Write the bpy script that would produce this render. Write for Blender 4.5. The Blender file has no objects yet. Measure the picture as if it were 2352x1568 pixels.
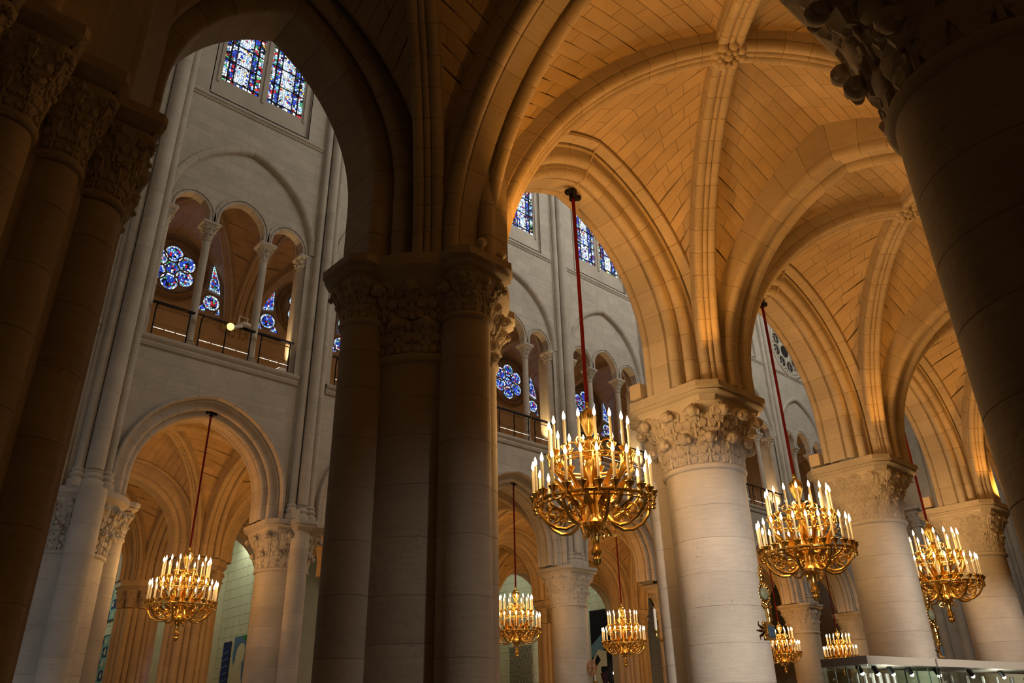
import bpy, math, random
from math import sin, cos, pi, sqrt, acos, radians
from mathutils import Vector, Matrix
random.seed(7)
SC = bpy.context.scene
COL = SC.collection
# ------------------------------------------------------------------ camera
F, PITCH, YAW, ROLL = 1801.3, .45996, .742918, -.0226756
fw = Vector((sin(YAW)*cos(PITCH), cos(YAW)*cos(PITCH), sin(PITCH)))
r0 = Vector((cos(YAW), -sin(YAW), 0)); u0 = r0.cross(fw)
rt = cos(ROLL)*r0 + sin(ROLL)*u0; up = -sin(ROLL)*r0 + cos(ROLL)*u0
cam = bpy.data.cameras.new('camera'); co = bpy.data.objects.new('camera', cam); COL.objects.link(co)
cam.sensor_width = 36; cam.sensor_fit = 'HORIZONTAL'; cam.lens = F/2352*36; cam.clip_start = .05; cam.clip_end = 300
M = Matrix((rt, up, -fw)).transposed().to_4x4(); M.translation = Vector((0, 0, 1.6)); co.matrix_world = M
SC.camera = co
SC.view_settings.view_transform = 'Standard'; SC.view_settings.look = 'None'
SC.view_settings.exposure = 0; SC.view_settings.gamma = 1; SC.view_settings.use_curve_mapping = False
SC.cycles.max_bounces = 14; SC.cycles.diffuse_bounces = 4; SC.cycles.glossy_bounces = 3; SC.cycles.transmission_bounces = 12; SC.cycles.transparent_max_bounces = 12
SC.cycles.sample_clamp_indirect = 4; SC.cycles.caustics_reflective = False; SC.cycles.caustics_refractive = False
# ------------------------------------------------------------------ world and lights
W = bpy.data.worlds.new('world'); SC.world = W; W.use_nodes = True
W.node_tree.nodes['Background'].inputs[0].default_value = (.55, .62, .75, 1); W.node_tree.nodes['Background'].inputs[1].default_value = .012
def lamp(name, kind, loc, energy, color, size=.1, size_y=None, aim=None, spot=150, blend=.7, spread=None):
    L = bpy.data.lights.new(name, kind); L.energy = energy; L.color = color
    if kind == 'AREA':
        L.size = size
        if size_y: L.shape = 'RECTANGLE'; L.size_y = size_y
        if spread: L.spread = radians(spread)
    else: L.shadow_soft_size = size
    if kind == 'SPOT': L.spot_size = radians(spot); L.spot_blend = blend
    o = bpy.data.objects.new(name, L); COL.objects.link(o); o.location = loc
    if aim is not None: o.rotation_euler = Vector(aim).to_track_quat('-Z', 'Y').to_euler()
    return o
DAY = (1, .95, .86); ORANGE = (1, .37, .045); WARM = (1, .54, .18)
lamp('nave_daylight', 'AREA', (32, 9.4, 27), 2000, DAY, 34, 7, (0, 1, -.3))
lamp('nave_daylight', 'AREA', (4, 9.4, 27), 185, DAY, 16, 7, (0, 1, -.3))
lamp('nave_daylight_west', 'AREA', (-4, 15.5, 3.2), 55, (.8, .9, 1), 7, 5, (1, .3, -.05), spread=110)
lamp('added_column_spot', 'SPOT', (4.6, -3.5, 2.4), 5000, (1, .91, .82), .25, aim=(6.7, 11, .3), spot=31, blend=.8)  # unseen spots, added to brighten the near columns one by one
lamp('added_column_spot', 'SPOT', (9.0, -3.5, 2.6), 5600, (1, .89, .78), .25, aim=(8.7, 10.9, .4), spot=26, blend=.8)
lamp('added_column_spot', 'SPOT', (12.0, -3.5, 3.4), 5000, (1, .84, .7), .25, aim=(11.6, 10.9, -.8), spot=18, blend=.8)
lamp('added_column_spot', 'SPOT', (7.0, -3.5, 2.6), 360, (1, .86, .72), .25, aim=(-1.5, 10.0, -.6), spot=32, blend=.9)
for bx in (5.5, 11.55, 17.9, 24.0):                                   # uplights that stand on the abaci
    lamp('vault_uplight', 'SPOT', (bx+(.5 if bx < 6 else .1), 6.2 if bx < 6 else 6.62, 7.08), 125, ORANGE, .05, aim=(.55, -.35, .75), spot=140)
    lamp('vault_uplight', 'SPOT', (bx+.75, 6.5, 7.05), 80, ORANGE, .05, aim=(.75, -.2, .62), spot=140)
    lamp('vault_uplight', 'SPOT', (bx+.5, 1.95, 7.05), 60, ORANGE, .05, aim=(.5, .42, .75), spot=140)
    if bx > 6: lamp('vault_uplight', 'SPOT', (bx-.85, 6.5, 7.05), 135, ORANGE, .05, aim=(-.6, -.4, .7), spot=140)
for k in (0, 1, 3, 4, 5):
    cx = 8.08 + 6.03*k
    lamp('far_vault_uplight', 'POINT', (cx-2.1, 23.6, 7.7), 150, ORANGE, .1)
    lamp('far_vault_uplight', 'POINT', (cx-1.9, 30.6, 7.6), 70, ORANGE, .1)
for px, e in ((11.1, 150), (17.15, 75), (20.6, 70), (35.2, 70), (41.25, 60)):
    lamp('far_chapel_light', 'AREA', (px-3.4, 38, 11), e, (.90, .95, .66), 2.5, 2.5, (.75, .0, -.75))
for k in range(-1, 9):
    cx = 8.08 + 6.03*k
    lamp('tribune_light', 'POINT', (cx+.3, 25.4, 12.6), 52, ORANGE, .15)
    lamp('tribune_spot', 'SPOT', (cx+1.9, 22.55, 12.3), 260, (1, .66, .3), .04, aim=(.35, -.25, 1), spot=70)
    lamp('tribune_spot', 'SPOT', (cx-.9, 22.65, 12.3), 170, (1, .66, .3), .04, aim=(0, -.2, 1), spot=60)

# ------------------------------------------------------------------ materials
def mat(name, col, rough=.8, metal=0., bump=0., var=.0, spots=0., scale=1., emit=None, spec=.3, streak=0.):
    m = bpy.data.materials.new(name); m.use_nodes = True; nt = m.node_tree; N = nt.nodes; Lk = nt.links
    b = N['Principled BSDF']; b.inputs['Roughness'].default_value = rough; b.inputs['Metallic'].default_value = metal
    b.inputs['Specular IOR Level'].default_value = spec
    b.inputs['Base Color'].default_value = (*col, 1)
    if emit: b.inputs['Emission Color'].default_value = (*emit[0], 1); b.inputs['Emission Strength'].default_value = emit[1]
    if var or spots or bump:
        g = N.new('ShaderNodeNewGeometry')
        n1 = N.new('ShaderNodeTexNoise'); n1.inputs['Scale'].default_value = 1.3*scale; n1.inputs['Detail'].default_value = 7; n1.inputs['Roughness'].default_value = .62
        Lk.new(g.outputs['Position'], n1.inputs['Vector'])
        oi = N.new('ShaderNodeObjectInfo')
        mr = N.new('ShaderNodeMapRange'); mr.inputs[1].default_value = .3; mr.inputs[2].default_value = .7; mr.inputs[3].default_value = 1-var; mr.inputs[4].default_value = 1+var*.7
        Lk.new(n1.outputs[0], mr.inputs[0])
        mo = N.new('ShaderNodeMapRange'); mo.inputs[3].default_value = 1-var*.55; mo.inputs[4].default_value = 1+var*.45
        Lk.new(oi.outputs['Random'], mo.inputs[0])
        mu = N.new('ShaderNodeMath'); mu.operation = 'MULTIPLY'; Lk.new(mr.outputs[0], mu.inputs[0]); Lk.new(mo.outputs[0], mu.inputs[1])
        last = mu.outputs[0]
        if spots:
            v = N.new('ShaderNodeTexNoise'); v.inputs['Scale'].default_value = 34*scale; v.inputs['Detail'].default_value = 3; Lk.new(g.outputs['Position'], v.inputs['Vector'])
            n3 = N.new('ShaderNodeTexNoise'); n3.inputs['Scale'].default_value = 2.2*scale; Lk.new(g.outputs['Position'], n3.inputs['Vector'])
            ad = N.new('ShaderNodeMath'); ad.operation = 'MULTIPLY_ADD'; ad.inputs[1].default_value = .55; Lk.new(n3.outputs[0], ad.inputs[0]); Lk.new(v.outputs[0], ad.inputs[2])
            sr = N.new('ShaderNodeMapRange'); sr.inputs[1].default_value = .96; sr.inputs[2].default_value = 1.05; sr.inputs[3].default_value = 1; sr.inputs[4].default_value = 1-spots
            Lk.new(ad.outputs[0], sr.inputs[0])
            m2 = N.new('ShaderNodeMath'); m2.operation = 'MULTIPLY'; Lk.new(last, m2.inputs[0]); Lk.new(sr.outputs[0], m2.inputs[1]); last = m2.outputs[0]
        if streak:
            mp = N.new('ShaderNodeMapping'); mp.inputs['Scale'].default_value = (1.2, 1.2, 16); Lk.new(g.outputs['Position'], mp.inputs['Vector'])
            n4 = N.new('ShaderNodeTexNoise'); n4.inputs['Scale'].default_value = 2.4; n4.inputs['Detail'].default_value = 6; Lk.new(mp.outputs[0], n4.inputs['Vector'])
            r4 = N.new('ShaderNodeMapRange'); r4.inputs[1].default_value = .35; r4.inputs[2].default_value = .65; r4.inputs[3].default_value = 1-streak; r4.inputs[4].default_value = 1+streak*.5; Lk.new(n4.outputs[0], r4.inputs[0])
            m3 = N.new('ShaderNodeMath'); m3.operation = 'MULTIPLY'; Lk.new(last, m3.inputs[0]); Lk.new(r4.outputs[0], m3.inputs[1]); last = m3.outputs[0]
        mx = N.new('ShaderNodeVectorMath'); mx.operation = 'SCALE'; mx.inputs[0].default_value = col; Lk.new(last, mx.inputs['Scale'])
        Lk.new(mx.outputs[0], b.inputs['Base Color'])
        if bump:
            nb = N.new('ShaderNodeTexNoise'); nb.inputs['Scale'].default_value = 26*scale; nb.inputs['Detail'].default_value = 5; Lk.new(g.outputs['Position'], nb.inputs['Vector'])
            bp = N.new('ShaderNodeBump'); bp.inputs['Strength'].default_value = bump; bp.inputs['Distance'].default_value = .02; Lk.new(nb.outputs[0], bp.inputs['Height']); Lk.new(bp.outputs[0], b.inputs['Normal'])
    return m
STONE = mat('limestone', (.56, .50, .42), .85, bump=.25, var=.13, spots=.3, streak=.07)
VAULT = mat('vault_limestone', (.58, .48, .35), .85, bump=.25, var=.16, spots=.15)
MORTAR = mat('mortar', (.44, .37, .28), .9)
WALLST = mat('ashlar_limestone', (.55, .50, .42), .85, bump=.25, var=.13, spots=.25, streak=.06)
WMORT = mat('ashlar_mortar', (.44, .41, .37), .9)
PALE = mat('pale_chapel_stone', (.62, .62, .50), .85, bump=.2, var=.1)
FLOORM = mat('floor_stone', (.20, .18, .155), .5, var=.1)
BRASS = mat('gilded_brass', (.90, .60, .18), .2, 1., bump=.1, var=.12, scale=4)
WAX = mat('candle_wax', (.9, .8, .58), .5, emit=((1, .62, .25), .12))  # weak emission puts the glow of the flames into the wax colour
FLAME = mat('flame', (1, .8, .5), .5, emit=((1, .80, .45), 7))
RED = mat('red_velvet', (.15, .004, .005), .8)
IRON = mat('black_iron', (.012, .012, .013), .45, .6)
BRONZE = mat('gilt_iron', (.30, .19, .07), .4, .8)
LED = mat('led_strip', (1, 1, 1), emit=((1, .93, .8), 1.3))
WHITE = mat('white_paint', (.72, .68, .6), .6)
BEIGE = mat('beige_paint', (.66, .56, .42), .6)
DARK = mat('dark_leading', (.02, .018, .017), .6)
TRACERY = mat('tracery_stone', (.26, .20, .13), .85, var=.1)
BULB = mat('lamp_glass', (1, 1, 1), emit=((1, .9, .75), 12))
GLOW = mat('amber_lamp_glass', (1, 1, 1), emit=((1, .62, .14), 2.5))
CASEM = mat('case_metal', (.30, .26, .21), .45, .3)
STEEL = mat('steel_post', (.62, .60, .56), .35, .7)
BLUEP = mat('blue_plaque', (.04, .09, .14), .5, var=.1, bump=.05)
REDX = mat('red_ochre_paint', (.42, .17, .08), .8)
OAK = mat('dark_wood', (.10, .055, .03), .6, var=.2)
DARKST = mat('dark_screen_stone', (.16, .14, .12), .85, var=.2)
for m in (WAX, FLAME, LED, BULB, GLOW): m.cycles.emission_sampling = 'NONE'
def glassmat(name, ramp, scale, strength, lead=.10):
    m = bpy.data.materials.new(name); m.use_nodes = True; nt = m.node_tree; N = nt.nodes; Lk = nt.links
    b = N['Principled BSDF']; g = N.new('ShaderNodeNewGeometry')
    sx = N.new('ShaderNodeSeparateXYZ'); Lk.new(g.outputs['Position'], sx.inputs[0])
    cx = N.new('ShaderNodeCombineXYZ'); Lk.new(sx.outputs[0], cx.inputs[0]); Lk.new(sx.outputs[2], cx.inputs[1])
    v = N.new('ShaderNodeTexVoronoi'); v.voronoi_dimensions = '2D'; v.distance = 'CHEBYCHEV'; v.inputs['Scale'].default_value = scale; v.inputs['Randomness'].default_value = .75; Lk.new(cx.outputs[0], v.inputs['Vector'])
    v2 = N.new('ShaderNodeTexVoronoi'); v2.voronoi_dimensions = '2D'; v2.feature = 'DISTANCE_TO_EDGE'; v2.inputs['Scale'].default_value = scale; v2.inputs['Randomness'].default_value = .75; Lk.new(cx.outputs[0], v2.inputs['Vector'])
    s = N.new('ShaderNodeSeparateColor'); Lk.new(v.outputs['Color'], s.inputs[0])
    cr = N.new('ShaderNodeValToRGB'); cr.color_ramp.interpolation = 'CONSTANT'
    el = cr.color_ramp.elements
    while len(el) > 1: el.remove(el[-1])
    for i, (p, c) in enumerate(ramp):
        e = el[0] if i == 0 else el.new(p)
        e.position = p; e.color = (*c, 1)
    Lk.new(s.outputs[0], cr.inputs[0])
    ld = N.new('ShaderNodeMath'); ld.operation = 'GREATER_THAN'; ld.inputs[1].default_value = lead; Lk.new(v2.outputs['Distance'], ld.inputs[0])
    br = N.new('ShaderNodeMapRange'); br.inputs[3].default_value = .35; br.inputs[4].default_value = 1.3; Lk.new(s.outputs[1], br.inputs[0])
    mu = N.new('ShaderNodeMath'); mu.operation = 'MULTIPLY'; Lk.new(ld.outputs[0], mu.inputs[0]); Lk.new(br.outputs[0], mu.inputs[1])
    m2 = N.new('ShaderNodeMath'); m2.operation = 'MULTIPLY'; m2.inputs[1].default_value = strength; Lk.new(mu.outputs[0], m2.inputs[0])
    b.inputs['Base Color'].default_value = (.02, .02, .03, 1); b.inputs['Roughness'].default_value = .2
    Lk.new(cr.outputs[0], b.inputs['Emission Color']); Lk.new(m2.outputs[0], b.inputs['Emission Strength'])
    m.cycles.emission_sampling = 'NONE'
    return m
Wh, Bl, Lb, Rd, Gn, Dk, Ye = (.8, .9, 1), (.03, .07, .55), (.25, .5, .9), (.45, .02, .03), (.05, .3, .12), (.005, .006, .02), (.7, .55, .12)
G_WHITE = glassmat('stained_glass_white', [(0, Wh), (.56, Lb), (.68, Bl), (.78, Wh), (.88, Rd), (.92, Dk), (.96, Ye)], 13, 1.9)
G_BLUE = glassmat('stained_glass_blue', [(0, Bl), (.36, Dk), (.48, Lb), (.62, Rd), (.74, Wh), (.84, Gn), (.9, Bl)], 11, 1.7)
G_EDGE = glassmat('stained_glass_border', [(0, Wh), (.35, Lb), (.5, Dk), (.62, Rd), (.74, Gn), (.8, Bl), (.94, Ye)], 9, 1.8)
G_ROSE = glassmat('stained_glass_rose', [(0, Bl), (.5, Rd), (.62, Dk), (.72, Lb), (.86, Wh), (.93, Gn)], 12, 1.6)
G_RIM = glassmat('stained_glass_rim', [(0, Wh), (.5, Lb), (.75, (.4, .7, .75)), (.9, Bl)], 10, 1.7)
CLEAR = bpy.data.materials.new('case_glass'); CLEAR.use_nodes = True
_n = CLEAR.node_tree.nodes; _b = _n['Principled BSDF']; _b.inputs['Base Color'].default_value = (.85, .95, .9, 1); _b.inputs['Roughness'].default_value = .02
_b.inputs['Transmission Weight'].default_value = 1; _b.inputs['IOR'].default_value = 1.12

# ------------------------------------------------------------------ mesh helpers
OFF = {}
class MB:
    def __init__(s): s.v = []; s.f = []; s.mi = []
    def add(s, vs, fs, mi=0):
        n = len(s.v); s.v.extend(vs)
        for f in fs: s.f.append(tuple(i+n for i in f)); s.mi.append(mi)
    def box(s, x0, y0, z0, x1, y1, z1, mi=0):
        s.add([(x0,y0,z0),(x1,y0,z0),(x1,y1,z0),(x0,y1,z0),(x0,y0,z1),(x1,y0,z1),(x1,y1,z1),(x0,y1,z1)],
              [(3,2,1,0),(4,5,6,7),(0,1,5,4),(1,2,6,5),(2,3,7,6),(3,0,4,7)], mi)
    def lathe(s, cx, cy, prof, n=24, mi=0, a0=0, sy=1):
        vs = []
        for r, z in prof:
            for k in range(n):
                a = a0+2*pi*k/n; vs.append((cx+r*cos(a), cy+r*sin(a)*sy, z))
        fs = []
        for i in range(len(prof)-1):
            for k in range(n):
                k2 = (k+1) % n; fs.append((i*n+k, i*n+k2, (i+1)*n+k2, (i+1)*n+k))
        fs.append(tuple(range(n-1, -1, -1))); fs.append(tuple(range((len(prof)-1)*n, len(prof)*n)))
        s.add(vs, fs, mi)
    def tube(s, pts, r, n=6, mi=0, closed=False):
        P = [Vector(p) for p in pts]; m = len(P); vs = []
        rr = r if isinstance(r, (list, tuple)) else [r]*m
        prevn = None
        for i, p in enumerate(P):
            if closed: t = P[(i+1) % m]-P[i-1]
            else: t = P[min(i+1, m-1)]-P[max(i-1, 0)]
            t.normalize()
            if prevn is None:
                a = Vector((0, 0, 1)) if abs(t.z) < .9 else Vector((1, 0, 0)); nn = t.cross(a).normalized()
            else:
                nn = (prevn - t*prevn.dot(t)); nn = nn.normalized() if nn.length > 1e-6 else t.orthogonal().normalized()
            prevn = nn; b = t.cross(nn)
            for k in range(n):
                q = 2*pi*k/n; w = p + (nn*cos(q)+b*sin(q))*rr[i]; vs.append(tuple(w))
        fs = []
        for i in range(m if closed else m-1):
            j = (i+1) % m
            for k in range(n): fs.append((i*n+k, i*n+(k+1) % n, j*n+(k+1) % n, j*n+k))
        if not closed: fs.append(tuple(range(n-1, -1, -1))); fs.append(tuple(range((m-1)*n, m*n)))
        s.add(vs, fs, mi)
    def loft(s, rings, cap=True, mi=0):
        n = len(rings[0]); vs = [p for r in rings for p in r]; fs = []
        for i in range(len(rings)-1):
            for k in range(n): fs.append((i*n+k, i*n+(k+1) % n, (i+1)*n+(k+1) % n, (i+1)*n+k))
        if cap: fs.append(tuple(range(n-1, -1, -1))); fs.append(tuple(range((len(rings)-1)*n, len(rings)*n)))
        s.add(vs, fs, mi)
    def ball(s, c, r, nu=8, nv=5, sx=(1, 1, 1), mi=0):
        vs = [(c[0], c[1], c[2]-r*sx[2])]; fs = []
        for i in range(1, nv):
            ph = -pi/2+pi*i/nv
            for k in range(nu): th = 2*pi*k/nu; vs.append((c[0]+r*cos(ph)*cos(th)*sx[0], c[1]+r*cos(ph)*sin(th)*sx[1], c[2]+r*sin(ph)*sx[2]))
        vs.append((c[0], c[1], c[2]+r*sx[2])); L = len(vs)-1
        for k in range(nu):
            fs.append((0, 1+(k+1) % nu, 1+k)); fs.append((L, L-nu+k, L-nu+(k+1) % nu))
        for i in range(nv-2):
            for k in range(nu): a = 1+i*nu; fs.append((a+k, a+(k+1) % nu, a+nu+(k+1) % nu, a+nu+k))
        s.add(vs, fs, mi)
    def dome(s, p, n, upv, ru, rv, h, seg=7, mi=0):
        p = Vector(p); n = Vector(n).normalized(); U = (Vector(upv)-n*n.dot(Vector(upv))).normalized(); V = n.cross(U)
        vs = []
        lob = .16 if seg >= 8 else 0; seg = 12 if seg >= 8 else seg       # larger leaves get a five-lobed rim and a cupped middle
        for sc, hh in ((1, -.6), (1, .5), (.72, .95)):
            for k in range(seg): a = 2*pi*k/seg; q = sc*(1+lob*cos(5*a)); vs.append(tuple(p+U*cos(a)*ru*q+V*sin(a)*rv*q+n*h*hh))
        vs.append(tuple(p+n*h*.75)); fs = []
        for i in range(2):
            for k in range(seg): fs.append((i*seg+k, i*seg+(k+1) % seg, (i+1)*seg+(k+1) % seg, (i+1)*seg+k))
        for k in range(seg): fs.append((2*seg+k, 2*seg+(k+1) % seg, 3*seg))
        s.add(vs, fs, mi)
def obj(name, mb, mats, parent=None, smooth=35, label=None, kind=None):
    me = bpy.data.meshes.new(name)
    off = OFF.get(parent.name, (0, 0, 0)) if parent else (0, 0, 0)
    if off != (0, 0, 0): vs = [(v[0]-off[0], v[1]-off[1], v[2]-off[2]) for v in mb.v]
    else: vs = mb.v
    me.from_pydata(vs, [], mb.f)
    if not isinstance(mats, (list, tuple)): mats = (mats,)
    for m in mats: me.materials.append(m)
    if any(mb.mi): me.polygons.foreach_set('material_index', mb.mi)
    if smooth:
        me.polygons.foreach_set('use_smooth', [True]*len(mb.f)); me.set_sharp_from_angle(angle=radians(smooth))
    o = bpy.data.objects.new(name, me); COL.objects.link(o)
    if parent: o.parent = parent; OFF[o.name] = off
    if label: o['label'] = label
    if kind: o['kind'] = kind
    return o
def thing(name, label, cat, loc=(0, 0, 0), group=None, kind=None):
    o = bpy.data.objects.new(name, None); COL.objects.link(o); o.location = loc; o.empty_display_size = .2
    o['label'] = label; o['category'] = cat
    if group: o['group'] = group
    if kind: o['kind'] = kind
    OFF[o.name] = tuple(loc)
    return o
def hub(name, parent, label=None):                                    # an Empty that gathers the pieces of one part
    o = bpy.data.objects.new(name, None); COL.objects.link(o); o.parent = parent; o.empty_display_size = .1; OFF[o.name] = OFF[parent.name]
    if label: o['label'] = label
    return o
def copytree(o, parent=None):
    c = o.copy(); COL.objects.link(c)
    if parent: c.parent = parent
    for ch in [x for x in KIDS.get(o.name, [])]: copytree(ch, c)
    return c
KIDS = {}
def index_kids(root):
    st = [root]
    for o in COL.objects:
        if o.parent: KIDS.setdefault(o.parent.name, [])
    for o in COL.objects:
        if o.parent and o not in KIDS[o.parent.name]: KIDS[o.parent.name].append(o)
# ------------------------------------------------------------------ pointed arcs, voussoirs
class Arc:                                                            # half of a pointed arch: f runs from springing (0) to crown (1), n is the offset outward
    def __init__(s, a, zs, apex, stilt=0.):
        s.a, s.zs, s.st = a, zs, stilt; s.h = apex-zs-stilt
        s.ell = s.h < a
        s.R = (a*a+s.h*s.h)/(2*a)
        s.cd = a-s.R
        L = s.R*acos(max(-1, min(1, -s.cd/s.R))) if not s.ell else (a+s.h)/2*pi/2
        s.L = L+stilt; s.fs = stilt/s.L
    def pos(s, f, n=0.):
        if f <= s.fs and s.fs > 0: return s.a+n, s.zs+s.st*f/s.fs
        q = (f-s.fs)/(1-s.fs)
        if s.ell: t = q*pi/2; return (s.a+n)*cos(t), s.zs+s.st+(s.h+n)*sin(t)
        t = q*acos(max(-1, min(1, -s.cd/(s.R+n))))
        return s.cd+(s.R+n)*cos(t), s.zs+s.st+(s.R+n)*sin(t)
def roll(cb, cn, r, a0, a1, k=5): return [(cb+r*cos(radians(a0+(a1-a0)*i/k)), cn+r*sin(radians(a0+(a1-a0)*i/k))) for i in range(k+1)]
def piece(arc, C, D, B, prof, f0, f1, sub, e=.006, c=.009):
    cb = sum(p[0] for p in prof)/len(prof); cn = sum(p[1] for p in prof)/len(prof)
    fe = e/arc.L; fl = [f0, f0+fe]+[f0+fe+(f1-f0-2*fe)*i/sub for i in range(1, sub)]+[f1-fe, f1]
    mb = MB(); vs = []; m = len(prof)
    for i, f in enumerate(fl):
        sh = i in (0, len(fl)-1)
        for b, n in prof:
            if sh:
                l = sqrt((b-cb)**2+(n-cn)**2) or 1; k = max(0, 1-c/l); b = cb+(b-cb)*k; n = cn+(n-cn)*k
            d, z = arc.pos(f, n); vs.append((C[0]+D[0]*d+B[0]*b, C[1]+D[1]*d+B[1]*b, z))
    ring = lambda i: vs[i*m:(i+1)*m]
    q = lambda a: [(a*m+k, a*m+k+1, (a+1)*m+k+1, (a+1)*m+k) for k in range(m-1)]
    L = len(fl)
    mb.add(sum((ring(i) for i in range(1, L-1)), []), [f for i in range(L-3) for f in q(i)], 0)
    mb.add(ring(0)+ring(1), q(0), 1); mb.add(ring(L-2)+ring(L-1), q(0), 1)
    return mb
def voussoirs(parent, name, arc, C, D, B, prof, ln=.5, f0=0, f1=1, sub=2, mats=None, merged=False):
    nv = max(1, round(arc.L*(f1-f0)/ln)); mats = mats or (STONE, MORTAR); tot = MB()
    for i in range(nv):
        a = f0+(f1-f0)*i/nv; b = f0+(f1-f0)*(i+1)/nv
        mb = piece(arc, C, D, B, prof, a, b, sub)
        if merged: 
            n = len(tot.v); tot.v += mb.v; tot.f += [tuple(q+n for q in f) for f in mb.f]; tot.mi += mb.mi
        else: obj(name, mb, mats, parent, 38)
    if merged: obj(name, tot, mats, parent, 38, kind='stuff')
# ------------------------------------------------------------------ vault cells
def stone_quad(q, room, c=.008, d=.005):
    p00, p10, p11, p01 = q
    n = (p10-p00).cross(p01-p00)
    if n.length < 1e-9: n = (p11-p10).cross(p01-p11)
    n.normalize(); ctr = (p00+p10+p11+p01)/4
    if n.dot(room-ctr) < 0: n = -n
    ins = []
    for p, a, b in ((p00, p10, p01), (p10, p00, p11), (p11, p01, p10), (p01, p11, p00)):
        va, vb = a-p, b-p; la, lb = va.length, vb.length
        ins.append(p+(va*(min(c/la, .4)) if la > 1e-6 else Vector())+(vb*(min(c/lb, .4)) if lb > 1e-6 else Vector()))
    mb = MB(); out = [tuple(p-n*d) for p in q]
    mb.add(out+[tuple(p) for p in ins], [(4, 5, 6, 7), (0, 1, 5, 4), (1, 2, 6, 5), (2, 3, 7, 6), (3, 0, 4, 7)])
    mb.mi = [0, 1, 1, 1, 1]
    return mb
def merge(tot, mb):
    n = len(tot.v); tot.v += mb.v; tot.f += [tuple(q+n for q in f) for f in mb.f]; tot.mi += mb.mi
def half_cell(parent, fa, fd, room, ncourse=20, block=.62, f0=.14, merged=False, camber=.10, mats=None):
    tot = MB(); mats = mats or (VAULT, MORTAR); rnd = random.Random(int(room.x*10)+ncourse)
    def S(f, v):
        a, d = Vector(fa(f)), Vector(fd(f)); p = a.lerp(d, v); p.z += camber*4*v*(1-v)*f; return p
    for i in range(ncourse):
        a = f0+(1-f0)*i/ncourse; b = f0+(1-f0)*(i+1)/ncourse
        w = (Vector(fa((a+b)/2))-Vector(fd((a+b)/2))).length
        nb = max(1, round(w/block)); cuts = [0.]
        for k in range(1, nb): cuts.append((k+(.25 if i % 2 else -.22)+rnd.uniform(-.1, .1))/nb)
        cuts.append(1.)
        for k in range(len(cuts)-1):
            mb = stone_quad((S(a, cuts[k]), S(a, cuts[k+1]), S(b, cuts[k+1]), S(b, cuts[k])), room)
            if merged: merge(tot, mb)
            else: obj('stone', mb, mats, parent, 0)
    if merged: obj('stone_courses', tot, mats, parent, 0, kind='stuff')
    bk = MB(); nf, nv = 20, 6; pts = []
    for i in range(nf+1):
        f = f0-.03+(1.0-f0+.03)*i/nf
        for j in range(nv+1):
            p = S(f, -.02+1.04*j/nv); q = (p-room).normalized()*.04; pts.append(tuple(p+q))
    bk.add(pts, [(i*(nv+1)+j, i*(nv+1)+j+1, (i+1)*(nv+1)+j+1, (i+1)*(nv+1)+j) for i in range(nf) for j in range(nv)]); obj('mortar_bed', bk, MORTAR, parent, 60)
DIAG = [(-.20, .24), (-.20, -.03), (-.17, -.03)]+roll(-.115, -.11, .078, 150, 385, 8)+[(-.04, -.03)]+roll(0, -.135, .045, 160, 380, 7)+[(.04, -.03)]+roll(.115, -.11, .078, 155, 390, 8)+[(.17, -.03), (.20, -.03), (.20, .24)]
TRANS = [(-.34, .7), (-.34, .03), (-.31, .03)]+roll(-.235, -.06, .092, 145, 385, 8)+[(-.13, .02), (-.11, -.04), (.11, -.04), (.13, .02)]+roll(.235, -.06, .092, 155, 395, 8)+[(.31, .03), (.34, .03), (.34, .7)]
def boss(parent, x, y, z, r=.26):
    mb = MB(); mb.lathe(x, y, [(r*.5, z-.12), (r*.95, z-.06), (r, z), (r*.8, z+.1)], 16)
    mb.ball((x, y, z-.12), r*.35, 8, 5)
    for k in range(8):
        a = 2*pi*k/8+.2; mb.ball((x+r*.78*cos(a), y+r*.78*sin(a), z-.11), r*.34, 7, 5); mb.ball((x+r*.5*cos(a+.4), y+r*.5*sin(a+.4), z-.17), r*.2, 6, 4)
    obj('boss', mb, STONE, parent, 60)
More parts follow.
